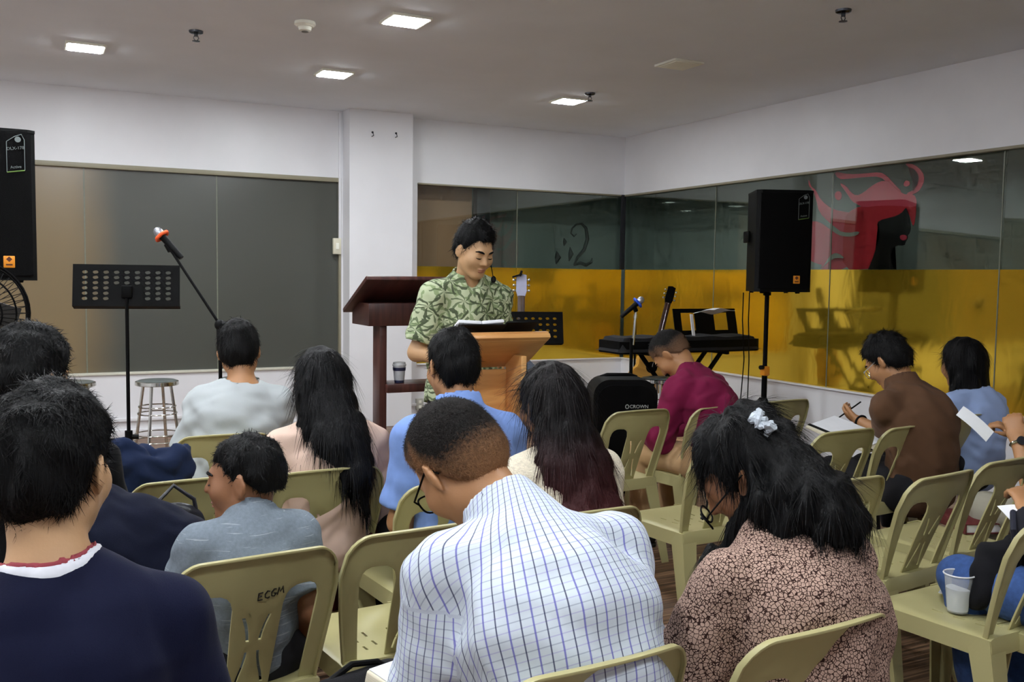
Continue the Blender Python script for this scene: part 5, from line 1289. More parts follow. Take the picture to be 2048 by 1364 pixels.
def slub_material():
    m = cloth('grey_slub', (112, 122, 132), var=0.10, scale=120); n, l = m.node_tree.nodes, m.node_tree.links; b = n['Principled BSDF']; src = b.inputs['Base Color'].links[0].from_socket
    tc = n.new('ShaderNodeTexCoord'); mp = n.new('ShaderNodeMapping'); mp.inputs['Scale'].default_value = (12, 12, 260); l.new(tc.outputs['Object'], mp.inputs[0]); nz = n.new('ShaderNodeTexNoise'); nz.inputs['Scale'].default_value = 1.0; l.new(mp.outputs[0], nz.inputs['Vector'])
    l.new(mixrgb(n, l, src, lin((160, 168, 174)), math_n(n, l, 'MULTIPLY', math_n(n, l, 'GREATER_THAN', nz.outputs[0], 0.66), 0.6)), b.inputs['Base Color']); return m
DARKP = cloth('dark_trousers', (34, 34, 38)); DENIM = cloth('navy_denim', (38, 48, 78), var=0.2, scale=60); KHAKI = cloth('khaki_trousers', (186, 152, 112)); GREYT = cloth('grey_trousers', (150, 146, 132))
SHOEB = mat('black_shoe', (24, 24, 26), rough=0.5); SHOEW = mat('white_sole', (214, 214, 208), rough=0.6)
# ================================================================== THE PEOPLE OF THE PHOTOGRAPH
SHORT = dict(thick=0.014, strands=1500, slen=0.028, lift=0.35)
# preacher, standing behind the pine lectern
P = Person('person standing in a pale green palm-print shirt reading at the pine lectern', top_px(950, 449, 4.55), heading=180, pb=0.10, pl=0.0, pz=0.90, head=(24, 12, 0), sw=0.168, girth=1.02, skin='a', stand=True, h=0.007,
           hands={1: (0.15, 0.20, 1.05), -1: (-0.10, 0.20, 1.07)}, poles={1: (0.35, -0.5, -0.6), -1: (-0.2, -0.6, -0.7)})
P.body(); P.shirt(palm_material(), sleeve=0.80, infl=0.022, loose=0.022, collar='polo', vneck=True, wr=0.005, seed=11, hem=np.array([0, 0, 0.84]), h=0.008)
P.trousers(DARKP); P.shoes(SHOEB)
P.hair(thick=0.016, top=0.016, strands=2000, slen=0.03, lift=0.5, taper=0.008, line=[(-0.12, -0.065), (-0.06, -0.062), (-0.03, -0.03), (-0.008, 0.01), (0.012, -0.005), (0.028, 0.02), (0.045, 0.062), (0.08, 0.082), (0.12, 0.092)])
P.face_parts()
MB().tube([P.hp(-0.079, 0.0, 0.018), P.hp(-0.080, 0.03, -0.03), P.hp(-0.078, 0.075, -0.075), P.hp(-0.066, 0.112, -0.095)], 0.0020, 6).build('headset_wire', BLK, P.root)
MB().ball(P.hp(-0.064, 0.118, -0.098), (0.013, 0.013, 0.017), 12, 8).build('headset_microphone', BLKP, P.root)

# foreground, navy T-shirt
P = Person('person in the near left foreground in a navy T-shirt seen from behind', top_px(100, 780, 1.5), drop=0.022, heading=-2, pb=0.04, pl=-0.03, head=(8, -26, 0), sw=0.168, girth=1.0, skin='a', h=0.007)
P.body(); P.shirt(cloth('navy_jersey', (13, 17, 42), var=0.06), sleeve=0.7, infl=0.014, loose=0.014, wr=0.003, seed=2, h=0.0055, carve=(0.064, 0.080), bands=(('white_neck_rib', mat('white_rib', (220, 222, 230), rough=0.8), 0.0095, 0.002), ('red_neck_rib', mat('red_rib', (150, 60, 70), rough=0.8), 0.0028, 0.0035))); P.trousers(DARKP); P.shoes(SHOEB)
P.hair(thick=0.017, strands=6000, slen=0.028, lift=0.06, jitter=0.08, wid=0.0013, top=0.004, h=0.005, taper=0.010, line=[(-0.12, -0.085), (-0.06, -0.080), (-0.035, -0.05), (-0.020, 0.015), (0.012, 0.018), (0.028, 0.005), (0.05, 0.055), (0.12, 0.08)])

# black T-shirt, left
P = Person('person in black at the left edge, head turned to the right', top_px(60, 664, 2.6), h=0.009, heading=-14, pb=0.06, head=(12, -34, 0), sw=0.175, girth=1.02, skin='a', hands={1: (0.10, 0.30, 0.66)})
P.body(); P.shirt(cloth('black_jersey', (10, 10, 12), var=0.1), sleeve=0.85, infl=0.014, loose=0.016, seed=4); P.trousers(DENIM); P.shoes(SHOEB)
P.hair(thick=0.024, top=0.008, strands=3000, slen=0.028, lift=0.12, jitter=0.12)
b = P
F = Fld((-0.30, -0.2, -0.2), (0.30, 0.2, 0.2), 0.009)
F.cone((-0.13, 0, -0.02), (0.13, 0.02, -0.03), (0.12, 0.13), (0.11, 0.11), side=(0, 0, 1), k=0.04); F.cone((-0.1, 0, 0.06), (0.09, 0, 0.05), 0.06, k=0.05); F.wrinkle(0.010, 30, 9); F.wrinkle(0.004, 70, 5)
V, Q = F.mesh(); bp = at_d(240, 1075, 2.5)
o = raw_obj('navy_bag', np_mesh('navy_bag', V, Q), cloth('navy_nylon', (14, 18, 36), var=0.15, scale=20)); o.location = bp; o.rotation_euler = (0, 0.2, -0.3); tag(o, 'large soft navy bag on the lap of the person in black', 'bag')

# white T-shirt
P = Person('person in a white T-shirt seated in front of the frosted window', top_px(478, 647, 4.18), h=0.009, heading=-4, pb=0.13, pl=0.075, head=(16, -12, -4), sw=0.162, girth=1.06, skin='b', bulge=0.03)
P.body(); P.shirt(cloth('white_jersey', (172, 178, 180), var=0.03), sleeve=0.72, infl=0.016, loose=0.014, wr=0.006, seed=6); P.trousers(DARKP); P.shoes(SHOEB); P.hair(thick=0.017, top=0.008, strands=1800, slen=0.028, lift=0.3)

# pink jacket, long black hair
P = Person('person with long black hair in a dusty pink jacket', top_px(640, 697, 3.38), heading=2, pb=0.05, pl=-0.015, head=(10, -6, 0), sw=0.145, girth=1.0, skin='b')
H = P.H
P.body(); P.shirt(cloth('pink_twill', (210, 182, 166), var=0.05), sleeve=1.9, infl=0.026, loose=0.012, collar='polo', wr=0.006, seed=7, name='jacket'); P.trousers(cloth('maroon_trousers', (84, 30, 34)), ); P.shoes(SHOEB)
LB = hair_mat('long_black_hair', (11, 11, 13))
P.hair(LB, thick=0.016, strands=2600, slen=0.09, lift=0.05, down=True, cut=True, line=[(-0.12, -0.20), (0.0, -0.20), (0.03, -0.1), (0.05, 0.05), (0.12, 0.085)], jitter=0.05,
       extra=[(H+(0, -0.05, 0.02), H+(0.01, -0.185, -0.17), (0.092, 0.072), (0.095, 0.055)), (H+(0.02, -0.185, -0.16), H+(0.055, -0.245, -0.29), (0.085, 0.046), (0.055, 0.03)),
              (H+(0.055, -0.235, -0.26), H+(0.085, -0.25, -0.42), (0.050, 0.028), (0.012, 0.012)), (H+(-0.075, -0.06, -0.02), H+(-0.095, -0.12, -0.18), (0.026, 0.04), (0.020, 0.025))])

# light blue shirt
P = Person('person in a light blue collared shirt in front of the preacher', top_px(906, 658, 3.22), h=0.0085, heading=0, pb=0.07, head=(12, 3, 0), sw=0.165, girth=1.04, skin='b', bulge=0.04)
P.body(); P.shirt(cloth('blue_chambray', (120, 148, 206), var=0.06, scale=30), sleeve=0.8, infl=0.018, loose=0.016, collar='polo', ch=0.078, wr=0.005, seed=8); P.trousers(DARKP); P.shoes(SHOEB); P.hair(thick=0.013, strands=1700, slen=0.03, lift=0.25)

# cream knit, long dark hair with reddish ends
P = Person('person with very long dark reddish hair in a cream knit top', top_px(1100, 727, 2.92), heading=2, pb=0.08, head=(14, 4, 0), sw=0.138, girth=0.98, skin='b', bulge=0.04)
H = P.H
P.body(); P.shirt(mat('cream_knit', (222, 212, 190), rough=0.95, var=0.12, scale=130, bump=0.8, bscale=170), sleeve=1.9, infl=0.022, loose=0.012, wr=0.004, seed=9, name='knit_top'); P.trousers(DARKP); P.shoes(SHOEB)
P.hair(hair_mat('auburn_ended_hair', (20, 17, 18), (66, 24, 26), 0.70, 1.0), thick=0.014, strands=3200, slen=0.10, lift=0.05, down=True, line=[(-0.12, -0.20), (0.0, -0.20), (0.03, -0.1), (0.05, 0.05), (0.12, 0.085)], jitter=0.05,
       extra=[(H+(0, -0.05, 0.02), H+(0.0, -0.15, -0.17), (0.092, 0.075), (0.108, 0.055)), (H+(0.0, -0.15, -0.16), H+(0.02, -0.27, -0.34), (0.108, 0.050), (0.095, 0.034)),
              (H+(0.06, -0.265, -0.32), H+(0.095, -0.285, -0.47), (0.040, 0.024), (0.012, 0.012)), (H+(0.02, -0.27, -0.32), H+(0.04, -0.29, -0.49), (0.036, 0.024), (0.012, 0.012)), (H+(-0.04, -0.265, -0.30), H+(-0.045, -0.285, -0.44), (0.030, 0.022), (0.010, 0.010))])

# boy
P = Person('child in a grey-blue polo shirt looking to the left', top_px(488, 871, 2.42, 0.112), nbo=(0, 0, 0.035), drop=-0.012, armscale=0.84, heading=2, pb=0.03, head=(4, 62, 0), sw=0.118, girth=0.94, size=0.80, hs=0.90, skin='c', h=0.0065, pz=0.51,
           hands={1: (0.145, 0.02, 0.47), -1: (-0.10, 0.2, 0.58)}, poles={1: (0.12, -1, 0.0)}, knees={q: (q*0.10, 0.33, 0.50) for q in (-1, 1)}, ankles={q: (q*0.10, 0.32, 0.12) for q in (-1, 1)})
P.body(); P.shirt(slub_material(), sleeve=0.78, infl=0.016, loose=0.018, collar='polo', ch=0.085, wr=0.004, seed=12); P.trousers(DARKP); P.shoes(SHOEB)
P.hair(thick=0.012, strands=1800, slen=0.02, lift=0.25, h=0.005, line=[(-0.12, -0.035), (-0.06, -0.03), (-0.03, -0.01), (-0.008, 0.018), (0.012, 0.0), (0.028, 0.02), (0.05, 0.06), (0.09, 0.066), (0.12, 0.07)])
P.face_parts(lips=(130, 80, 70))

# checked shirt, bending over a book
P = Person('person in a white and blue checked shirt bent over a book in the foreground', top_px(920, 806, 1.98, 0.132), nbo=(0.03, -0.03, 0.03), size=1.06, hs=1.07, heading=0, pb=0.36, pl=-0.1, head=(48, 8, -16), sw=0.182, girth=1.1, skin='b', bulge=0.085, h=0.008, pz=0.53,
           hands={-1: (-0.14, 0.42, 0.60), 1: (0.16, 0.45, 0.60)}, poles={-1: (-0.25, -0.5, -0.8), 1: (0.4, -0.4, -0.8)})
P.body(); P.shirt(check_material(), sleeve=0.74, infl=0.022, loose=0.022, collar='polo', ch=0.078, wr=0.005, seed=14, suv=True, h=0.007); P.trousers(DARKP); P.shoes(SHOEB)
P.hair(fade_hair('faded_hair', (174, 126, 86), (24, 20, 18), -0.10, 0.85), thick=0.013, taper=0.013, strands=7000, slen=0.012, lift=0.5, wid=0.0011, h=0.005, rough=0.0008, line=[(-0.12, -0.088), (-0.06, -0.084), (-0.03, -0.045), (-0.008, 0.012), (0.012, -0.01), (0.028, 0.01), (0.05, 0.055), (0.12, 0.085)])
P.glasses(BLK, 0.0)

# floral dress, half-up hair with a scrunchie
P = Person('person in a brown and cream floral dress with black wavy hair bowing her head', top_px(1492, 834, 2.1), heading=2, pb=0.2, head=(42, 50, 0), sw=0.155, girth=1.06, skin='c', bulge=0.05, h=0.007,
           hands={-1: (-0.13, 0.34, 0.60), 1: (0.12, 0.36, 0.62)}, poles={-1: (-0.5, -0.3, -0.8)})
H = P.H
FLO = floral_material()
P.body(); P.shirt(FLO, sleeve=0.82, infl=0.018, loose=0.026, wr=0.005, seed=15, name='dress_top', h=0.0075); P.trousers(FLO, name='dress_skirt', skirt=True, t1=0.7, infl=0.03); P.shoes(SHOEB)
hp = P.hp
P.hair(thick=0.018, strands=5200, slen=0.06, lift=0.06, down=True, jitter=0.12, wid=0.0015, line=[(-0.12, -0.09), (-0.05, -0.085), (-0.01, -0.03), (0.01, 0.01), (0.03, -0.01), (0.05, 0.05), (0.12, 0.08)], rough=0.006,
       extra=[(hp(0.0, -0.085, 0.075), H+(0.045, -0.19, -0.04), (0.06, 0.05), (0.080, 0.060)), (H+(0.045, -0.18, -0.03), H+(0.07, -0.225, -0.075), (0.082, 0.052), (0.062, 0.032)), (H+(-0.02, -0.12, -0.04), H+(-0.01, -0.19, -0.15), (0.07, 0.05), (0.03, 0.02)),
              (hp(-0.068, -0.02, -0.03), H+(-0.085, 0.0, -0.20), (0.016, 0.022), (0.014, 0.018)), (H+(-0.085, 0.0, -0.19), H+(-0.095, 0.02, -0.29), (0.014, 0.016), (0.005, 0.005))])
sc = MB(); r = np.random.default_rng(5); c0 = P.local(at_d(1526, 846, 2.03))
for k in range(16):
    a = 2*math.pi*k/16; sc.tube([c0+P.Rh @ np.array([0.026*math.cos(a+t*0.9)*(1+0.3*math.sin(3*t)), 0.012*math.sin(t*4+k), 0.022*math.sin(a+t*0.9)])+r.normal(size=3)*0.003 for t in (0, .4, .8, 1.2, 1.6, 2.0)], 0.0065, 6)
sc.build('scrunchie', mat('grey_blue_velvet', (176, 184, 192), rough=0.9, var=0.2, scale=80), P.root)
P.glasses(BLK, 0.028, 0.026, 0.019)

# maroon hoodie, deeply bowed
P = Person('person in a maroon hooded sweatshirt bowing deeply at the right', top_px(1343, 668, 5.12, 0.112), heading=14, pb=0.30, head=(58, 20, 0), sw=0.145, girth=0.95, skin='b', bulge=0.075, h=0.0075,
           hands={-1: (-0.07, 0.44, 0.62), 1: (0.08, 0.44, 0.64)})
P.body(); P.shirt(cloth('maroon_fleece', (116, 24, 62), var=0.08), sleeve=1.93, infl=0.022, loose=0.010, collar='hood', wr=0.007, seed=16, name='hoodie'); P.trousers(KHAKI); P.shoes(SHOEB)
P.hair(fade_hair('short_fade', (128, 98, 76), (24, 22, 22), 0.25, 0.75), thick=0.016, taper=0.015, strands=1800, slen=0.02, lift=0.4, rough=0.001, line=[(-0.12, -0.055), (-0.05, -0.05), (-0.02, -0.01), (0.0, 0.01), (0.02, 0.0), (0.05, 0.05), (0.12, 0.075)])
P.face_parts(eyes=False)
o = MB().box((0, 0, 0), (0.06, 0.03, 0.035), bev=0.008).build('pink_pouch', mat('coral_pink', (255, 110, 110), rough=0.6)); pp = at_d(1282, 862, 4.95); o.location = pp; tag(o, 'small coral pink pouch in the hands of the hooded person', 'pouch')

# brown shirt, glasses, writing
P = Person('person in a brown collared shirt and glasses looking down at a folder', top_px(1776, 671, 4.55), heading=4, pb=0.20, head=(38, 12, 0), sw=0.168, girth=1.1, skin='b', bulge=0.06, h=0.0075, curl=38)
wt = P.local(at_d(1718, 842, 4.80)); 
P = None
for o in list(bpy.data.objects):
    if o.get('label') == 'person in a brown collared shirt and glasses looking down at a folder': bpy.data.objects.remove(o)
P = Person('person in a brown collared shirt and glasses looking down at a folder', top_px(1776, 671, 4.55), heading=4, pb=0.20, head=(38, 12, 0), sw=0.168, girth=1.1, skin='b', bulge=0.06, h=0.0075, curl=38,
           hands={-1: wt, 1: (0.10, 0.40, 0.64)}, poles={-1: (0.1, -0.7, -0.4)}, palm={-1: (0.5, -0.5, 0.5)})
P.body(); P.shirt(cloth('brown_cotton', (92, 66, 48), var=0.06), sleeve=0.86, infl=0.022, loose=0.022, collar='polo', ch=0.085, wr=0.005, seed=18); P.trousers(DARKP); P.shoes(SHOEB); P.hair(thick=0.020, top=0.006, strands=1700, slen=0.035, lift=0.35); P.glasses(STEEL, 0.004); P.face_parts(eyes=False)
W, E = P.W[-1], P.E[-1]; d = (W-E)/np.linalg.norm(W-E); sd = np.cross(d, [0, 0, 1]); sd /= np.linalg.norm(sd); up = np.cross(sd, d)
MB().tube([W-d*0.015+(sd*math.cos(a)+up*math.sin(a))*0.032 for a in [2*math.pi*k/20 for k in range(20)]], 0.006, 6, closed=True).build('wristband', BLKP, P.root)
# folder with papers on the lap
f = thing('paper_folder', 'cream folder with white papers on the lap of the person in brown', 'folder', at_d(1700, 868, 4.55), 0.25)
f.rotation_euler = (math.radians(14), math.radians(-6), 0.25)
MB().box((0, 0, 0), (0.26, 0.33, 0.012), bev=0.003).build('folder_cover', mat('cream_card', (206, 198, 176), rough=0.7), f); MB().box((0.015, 0.01, 0.009), (0.21, 0.297, 0.004)).build('paper_stack', PAPER, f); MB().box((-0.10, 0, 0.008), (0.02, 0.332, 0.004)).build('elastic_band', BLKP, f)
pw = W+d*0.09+up*0.02; pn = MB().tube([pw-sd*0.05-up*0.03, pw+sd*0.07+up*0.05], 0.004, 8).build('pen', BLKP); pn.location = P.org; pn.rotation_euler = (0, 0, P.rz); tag(pn, 'dark pen held by the person in the brown shirt', 'pen')

# bobbed hair, pale blue shirt
P = Person('person with black bobbed hair in a pale blue shirt by the gold glass', top_px(1925, 678, 4.88), heading=0, pb=0.08, head=(12, -8, 0), sw=0.142, girth=0.98, skin='b')
H = P.H
P.body(); P.shirt(cloth('pale_blue_cotton', (160, 182, 226), var=0.05), sleeve=1.7, infl=0.022, loose=0.016, collar='polo', wr=0.006, seed=19); P.trousers(DARKP); P.shoes(SHOEB)
P.hair(LB, thick=0.018, strands=2200, slen=0.06, lift=0.05, down=True, jitter=0.05, line=[(-0.14, -0.125), (0.02, -0.115), (0.035, -0.06), (0.05, 0.05), (0.12, 0.08)],
       extra=[(H+(0, -0.04, 0.02), H+(0.0, -0.055, -0.115), (0.098, 0.085), (0.112, 0.080))])

# right edge: navy shirt, watch, paper in hand (body out of the picture)
Hr = top_px(2150, 690, 3.75)
wr_w = at_d(2036, 878, 3.75)
P0 = dict(heading=6, pb=0.14, head=(30, 0, 0), sw=0.19, girth=1.12, skin='b', bulge=0.05, h=0.009, curl=62)
a = math.radians(6); off = np.array([-math.sin(a)*0.14, math.cos(a)*0.14]); og = Hr[:2]-off
def tol(p, og, a): d = np.array(p)[:2]-og; return np.array([math.cos(a)*d[0]+math.sin(a)*d[1], -math.sin(a)*d[0]+math.cos(a)*d[1], p[2]])
P = Person('person at the right edge in navy with a wristwatch holding a paper slip', Hr, hands={-1: tol(wr_w, og, a), 1: (0.02, 0.36, 0.80)}, poles={-1: (-0.3, -0.5, -0.9)}, palm={-1: (0.5, 0.1, -0.8)}, **P0)
P.body(); P.shirt(cloth('navy_cotton', (30, 40, 72)), sleeve=0.85, infl=0.018, loose=0.018, collar='polo', seed=21); P.trousers(GREYT); P.shoes(SHOEB); P.hair(**SHORT)
W, E = P.W[-1], P.E[-1]; d = (W-E)/np.linalg.norm(W-E); sd = np.cross(d, [0, 0, 1]); sd /= np.linalg.norm(sd); up = np.cross(sd, d)
wa = MB().tube([W-d*0.02+(sd*math.cos(q)+up*math.sin(q))*0.031 for q in [2*math.pi*k/20 for k in range(20)]], 0.006, 6, closed=True).build('watch_strap', STEEL, P.root)
MB().lathe([(0, 0), (0.018, 0), (0.018, 0.008), (0, 0.009)], 18, W-d*0.02+up*0.028-sd*0.006, Vector(up).to_track_quat('Z', 'Y').to_matrix()).build('watch_face', mat('watch_dial', (60, 64, 70), rough=0.2, metal=0.5), wa)
hand_c = W+d*0.085
fp = [at_d(1925, 815, 3.8), at_d(1948, 830, 3.8), at_d(1988, 868, 3.76), at_d(1975, 858, 3.76)]
V = []; Fc = []
e0, e1 = at_d(1912, 830, 3.8), at_d(1927, 812, 3.8); g0, g1 = at_d(1972, 884, 3.76), at_d(1988, 864, 3.74)
for i in range(7):
    t_ = i/6
    for A_, B_ in ((e0, g0), (e1, g1)): q = A_*(1-t_)+B_*t_; V.append(q+np.array([0, 0, 0.006*math.sin(t_*3)]))
Fc = [(2*i, 2*i+1, 2*i+3, 2*i+2) for i in range(6)]
o = raw_obj('paper_slip', solid_mesh('paper_slip', [tuple(v) for v in V], Fc, 0.001), PAPER); tag(o, 'folded white paper slip held up at the right edge', 'paper')

# lower right: jeans, only legs in the picture
kn = at_z(1932, 1120, 0.56); og = kn[:2]+np.array([0.10, -0.44])
Hj = np.array([og[0], og[1]+0.10, 1.09])
P = Person('person in blue jeans and sneakers mostly outside the lower right edge', Hj, h=0.0095, heading=0, pb=0.10, head=(25, 0, 0), sw=0.175, girth=1.05, skin='b', knees={-1: (-0.12, 0.44, 0.505), 1: (0.14, 0.44, 0.505)}, ankles={-1: (-0.14, 0.30, 0.085), 1: (0.10, 0.34, 0.085)}, hands={-1: (0.0, 0.30, 0.74), 1: (0.12, 0.3, 0.74)})
P.body(); P.shirt(cloth('charcoal_jersey', (34, 34, 40)), sleeve=1.9, infl=0.02, loose=0.012, seed=23); P.trousers(cloth('blue_jeans', (58, 84, 136), var=0.2, scale=50)); P.shoes(mat('sneaker_mix', (214, 214, 210), rough=0.6, rgb2=(22, 22, 24), scale=14), SHOEW); P.hair(**SHORT)
chair((og[0], og[1]+0.06), 0, 'beige chair under the person in jeans outside the right edge')
CHAIRS['X'] = None
V = []
q0, q1, q2, q3 = at_d(1994, 1012, 3.0), at_d(2100, 1012, 2.95), at_d(2100, 1080, 2.85), at_d(2042, 1070, 2.85)
for i in range(5):
    for j in range(5):
        s_, t_ = i/4, j/4; q = (q0*(1-s_)+q1*s_)*(1-t_)+(q3*(1-s_)+q2*s_)*t_; V.append(tuple(q+np.array([0, 0, 0.006*math.sin(s_*3+t_*2)])))
Fc = [(i*5+j, i*5+j+1, (i+1)*5+j+1, (i+1)*5+j) for i in range(4) for j in range(4)]
o = raw_obj('printed_sheet', solid_mesh('printed_sheet', V, Fc, 0.001), PAPER); tag(o, 'printed white sheet at the right edge above the jeans', 'paper')
ln = MB()
for k in range(3):
    t_ = 0.35+0.18*k; ln.tube([np.array(q0*(1-s_)+q1*s_)*(1-t_)+(q3*(1-s_)+q2*s_)*t_+np.array([0, 0, 0.0025+0.006*math.sin(s_*3+t_*2)]) for s_ in (0.2, 0.4, 0.6, 0.8)], 0.0008, 4)
ln.build('text_line', mat('grey_ink', (120, 124, 134), rough=0.8), o)
# ================================================================== SMALL THINGS ON AND AROUND THE CHAIRS
def on_chair(key, x, y, z=0.0):
    c = CHAIRS[key]; a = c.rotation_euler.z; return np.array([c.location.x+math.cos(a)*x-math.sin(a)*y, c.location.y+math.sin(a)*x+math.cos(a)*y, z])
SEATZ = 0.424
# plastic cup with cloudy drink on chair N
cp = at_z(1915, 1222, SEATZ+0.004)
t = thing('plastic_cup', 'clear plastic cup with a cloudy drink on the chair seat', 'cup', cp); t.scale = (1.15, 1.15, 1.2)
def clear(name, tint, fac):
    m, nt, n, l = nodes_of(name); out = n['Material Output']; b = n['Principled BSDF']; b.inputs['Base Color'].default_value = lin(tint); b.inputs['Roughness'].default_value = 0.18
    tc = n.new('ShaderNodeTexCoord'); nz = n.new('ShaderNodeTexNoise'); nz.inputs['Scale'].default_value = 30; l.new(tc.outputs['Object'], nz.inputs['Vector'])
    tr = n.new('ShaderNodeBsdfTransparent'); ms = n.new('ShaderNodeMixShader'); mr = n.new('ShaderNodeMapRange'); mr.inputs[3].default_value = fac*0.9; mr.inputs[4].default_value = fac*1.1; l.new(nz.outputs[0], mr.inputs[0]); l.new(mr.outputs[0], ms.inputs[0])
    l.new(tr.outputs[0], ms.inputs[1]); l.new(b.outputs[0], ms.inputs[2]); l.new(ms.outputs[0], out.inputs[0]); return m
CL = clear('clear_plastic', (220, 224, 226), 0.30)
MB().lathe([(0.026, 0.0), (0.027, 0.002), (0.0375, 0.098), (0.0365, 0.098), (0.026, 0.003)], 28).build('cup_wall', CL, t)
MB().tube([(0.039*math.cos(2*math.pi*k/28), 0.039*math.sin(2*math.pi*k/28), 0.099) for k in range(28)], 0.0022, 6, closed=True).build('cup_rim', mat('rim_plastic', (214, 216, 220), rough=0.3), t)
MB().lathe([(0, 0.004), (0.0258, 0.004), (0.032, 0.062), (0, 0.062)], 28).build('cloudy_drink', clear('cloudy_liquid', (236, 240, 246), 0.85), t)
nk = raw_obj('napkin', MB().box((0, 0, 0), (0.10, 0.09, 0.002), rot=RX(6)).mesh('napkin'), PAPER); nk.location = at_z(1912, 1185, SEATZ+0.012); nk.rotation_euler = (0, 0, 0.5); tag(nk, 'white paper napkin under the plastic cup', 'napkin')
# black backpack leaning against the backrest of that chair, green sequinned pouch
F = Fld((-0.2, -0.16, -0.02), (0.2, 0.16, 0.42), 0.009)
F.cone((0, 0, 0.10), (0, -0.03, 0.22), (0.10, 0.065), (0.075, 0.045), k=0.03); F.cone((0, 0.05, 0.09), (0, 0.04, 0.17), (0.08, 0.04), (0.07, 0.03), k=0.03); F.wrinkle(0.008, 34, 3)
V, Q = F.mesh(); bg = thing('black_backpack', 'black backpack on the chair behind the plastic cup', 'backpack', on_chair('N', 0.08, -0.06, SEATZ-0.02), 0.5)
raw_obj('bag_body', np_mesh('bag_body', V, Q), cloth('black_nylon', (18, 18, 22), var=0.2, scale=30), bg)
MB().tube([(-0.05, -0.05, 0.22), (-0.07, -0.04, 0.30), (-0.01, -0.03, 0.34), (0.05, -0.04, 0.29), (0.05, -0.05, 0.22)], 0.010, 8).build('shoulder_strap', mat('navy_webbing', (28, 30, 44), rough=0.9), bg)
F = Fld((-0.12, -0.08, -0.01), (0.12, 0.08, 0.16), 0.008); F.cone((-0.04, 0, 0.06), (0.04, 0, 0.06), (0.055, 0.05), side=(0, 0, 1), k=0.02); F.wrinkle(0.004, 50, 3); V, Q = F.mesh()
o = raw_obj('green_pouch', np_mesh('green_pouch', V, Q), mat('green_sequins', (16, 84, 44), rough=0.3, metal=0.4, var=0.7, scale=220, rgb2=(90, 170, 110), bump=0.5)); o.location = on_chair('N', 0.04, -0.27, 0.43); tag(o, 'green glittering pouch behind the chair at the lower right', 'pouch')
# maroon book on chair W
bk = thing('maroon_book', 'thick maroon covered book on a beige chair seat', 'book', at_z(1937, 1052, SEATZ+0.006), -0.35)
MB().box((0, 0, 0.022), (0.175, 0.245, 0.034), bev=0.003).build('page_block', PAPER, bk)
mc = mat('maroon_leather', (92, 30, 32), rough=0.6, bump=0.2)
MB().box((0, 0, 0.041), (0.19, 0.26, 0.005), bev=0.002).box((0, 0, 0.003), (0.19, 0.26, 0.005), bev=0.002).box((-0.093, 0, 0.022), (0.006, 0.26, 0.042), bev=0.002).build('cover', mc, bk)
# open bible and black bag by the checked shirt
bb = thing('open_book', 'thick open book beside the checked shirt at the bottom edge', 'book', at_d(900, 1380, 1.86), 0.35)
bb.rotation_euler = (math.radians(12), math.radians(4), 0.45)
for s, h_ in ((-1, 0.030), (1, 0.018)):
    me = MB().box((s*0.072, 0, h_/2+0.003), (0.142, 0.20, h_), bev=0.006, seg=3).mesh('pages'); raw_obj('page_block', me, mat('page_edges', (214, 206, 184), rough=0.9, var=0.15, scale=2, stretch=(1, 1, 160)), bb)
    MB().box((s*0.072, 0, h_+0.004), (0.134, 0.192, 0.0016)).build('top_page', PAPER, bb)
MB().box((0, 0, 0.001), (0.30, 0.212, 0.004), bev=0.0015).build('cover', BLKP, bb)
F = Fld((-0.24, -0.16, -0.02), (0.24, 0.16, 0.34), 0.009); F.cone((-0.06, 0, 0.10), (0.08, 0, 0.10), (0.11, 0.10), (0.10, 0.09), side=(0, 0, 1), k=0.03); F.wrinkle(0.004, 30, 8); V, Q = F.mesh()
bg = thing('black_shoulder_bag', 'black bag with handles beside the open book at the bottom', 'bag', at_d(722, 1540, 1.95), 0.4)
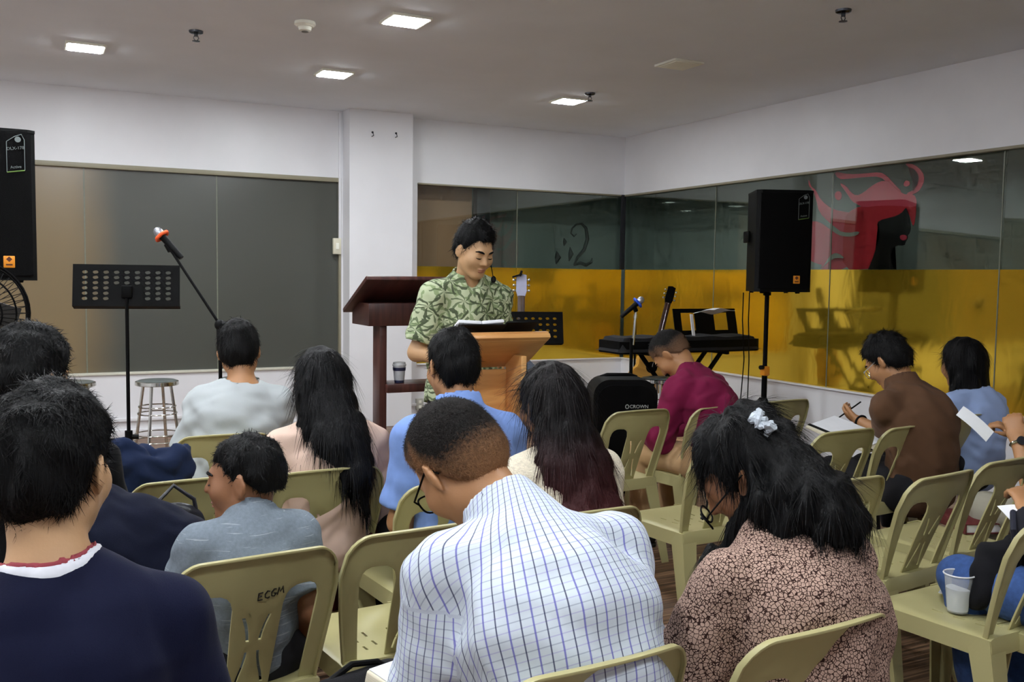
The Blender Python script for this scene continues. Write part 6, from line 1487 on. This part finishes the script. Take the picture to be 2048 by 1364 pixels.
raw_obj('bag_body', np_mesh('bag_body', V, Q), cloth('black_nylon', (18, 18, 22)), bg)
MB().tube([(-0.10, 0.0, 0.17), (-0.06, 0.02, 0.205), (0.0, 0.03, 0.215), (0.06, 0.02, 0.205), (0.10, 0, 0.17)], 0.007, 8).build('bag_handle', BLKP, bg)
# handbag hung on chair D
hb = thing('black_handbag', 'small black handbag with silver buckle hung on a chair beside the boy', 'handbag', at_d(352, 1095, 2.62), 0.1)
F = Fld((-0.16, -0.1, -0.2), (0.16, 0.1, 0.14), 0.007); F.cone((0, 0, -0.10), (0, 0, 0.07), (0.105, 0.045), (0.080, 0.03), k=0.02); F.wrinkle(0.002, 30, 8); V, Q = F.mesh()
raw_obj('bag_body', np_mesh('bag_body', V, Q), mat('black_leather', (22, 23, 30), rough=0.4, bump=0.15), hb)
MB().tube([(-0.06, -0.01, 0.06), (-0.05, 0.0, 0.13), (0.0, 0.02, 0.17), (0.05, 0.0, 0.13), (0.06, -0.01, 0.06)], 0.006, 8).build('bag_handle', mat('black_leather', (22, 23, 30)), hb)
MB().tube([(0.012, -0.044, 0.035), (0.048, -0.044, 0.035), (0.048, -0.046, 0.000), (0.012, -0.046, 0.000)], 0.0028, 6, closed=True).build('buckle', STEEL, hb)
# navy jacket over chair F
F = Fld((-0.26, -0.16, -0.22), (0.26, 0.16, 0.10), 0.009); F.cone((-0.16, 0, 0.0), (0.16, 0, 0.0), (0.05, 0.055), side=(0, 0, 1), k=0.03)
F.cone((-0.12, -0.02, -0.08), (0.13, -0.03, -0.06), (0.09, 0.04), side=(0, 0, 1), k=0.05); F.wrinkle(0.012, 38, 4); F.wrinkle(0.006, 80, 6); V, Q = F.mesh()
o = raw_obj('navy_jacket', np_mesh('navy_jacket', V, Q), cloth('navy_jacket_cloth', (24, 36, 64), var=0.12)); q = on_chair('F', 0.02, -0.29, 0.79); o.location = q; o.rotation_euler = (0, 0.12, CHAIRS['F'].rotation_euler.z); tag(o, 'navy blue jacket draped over a chair back', 'jacket')
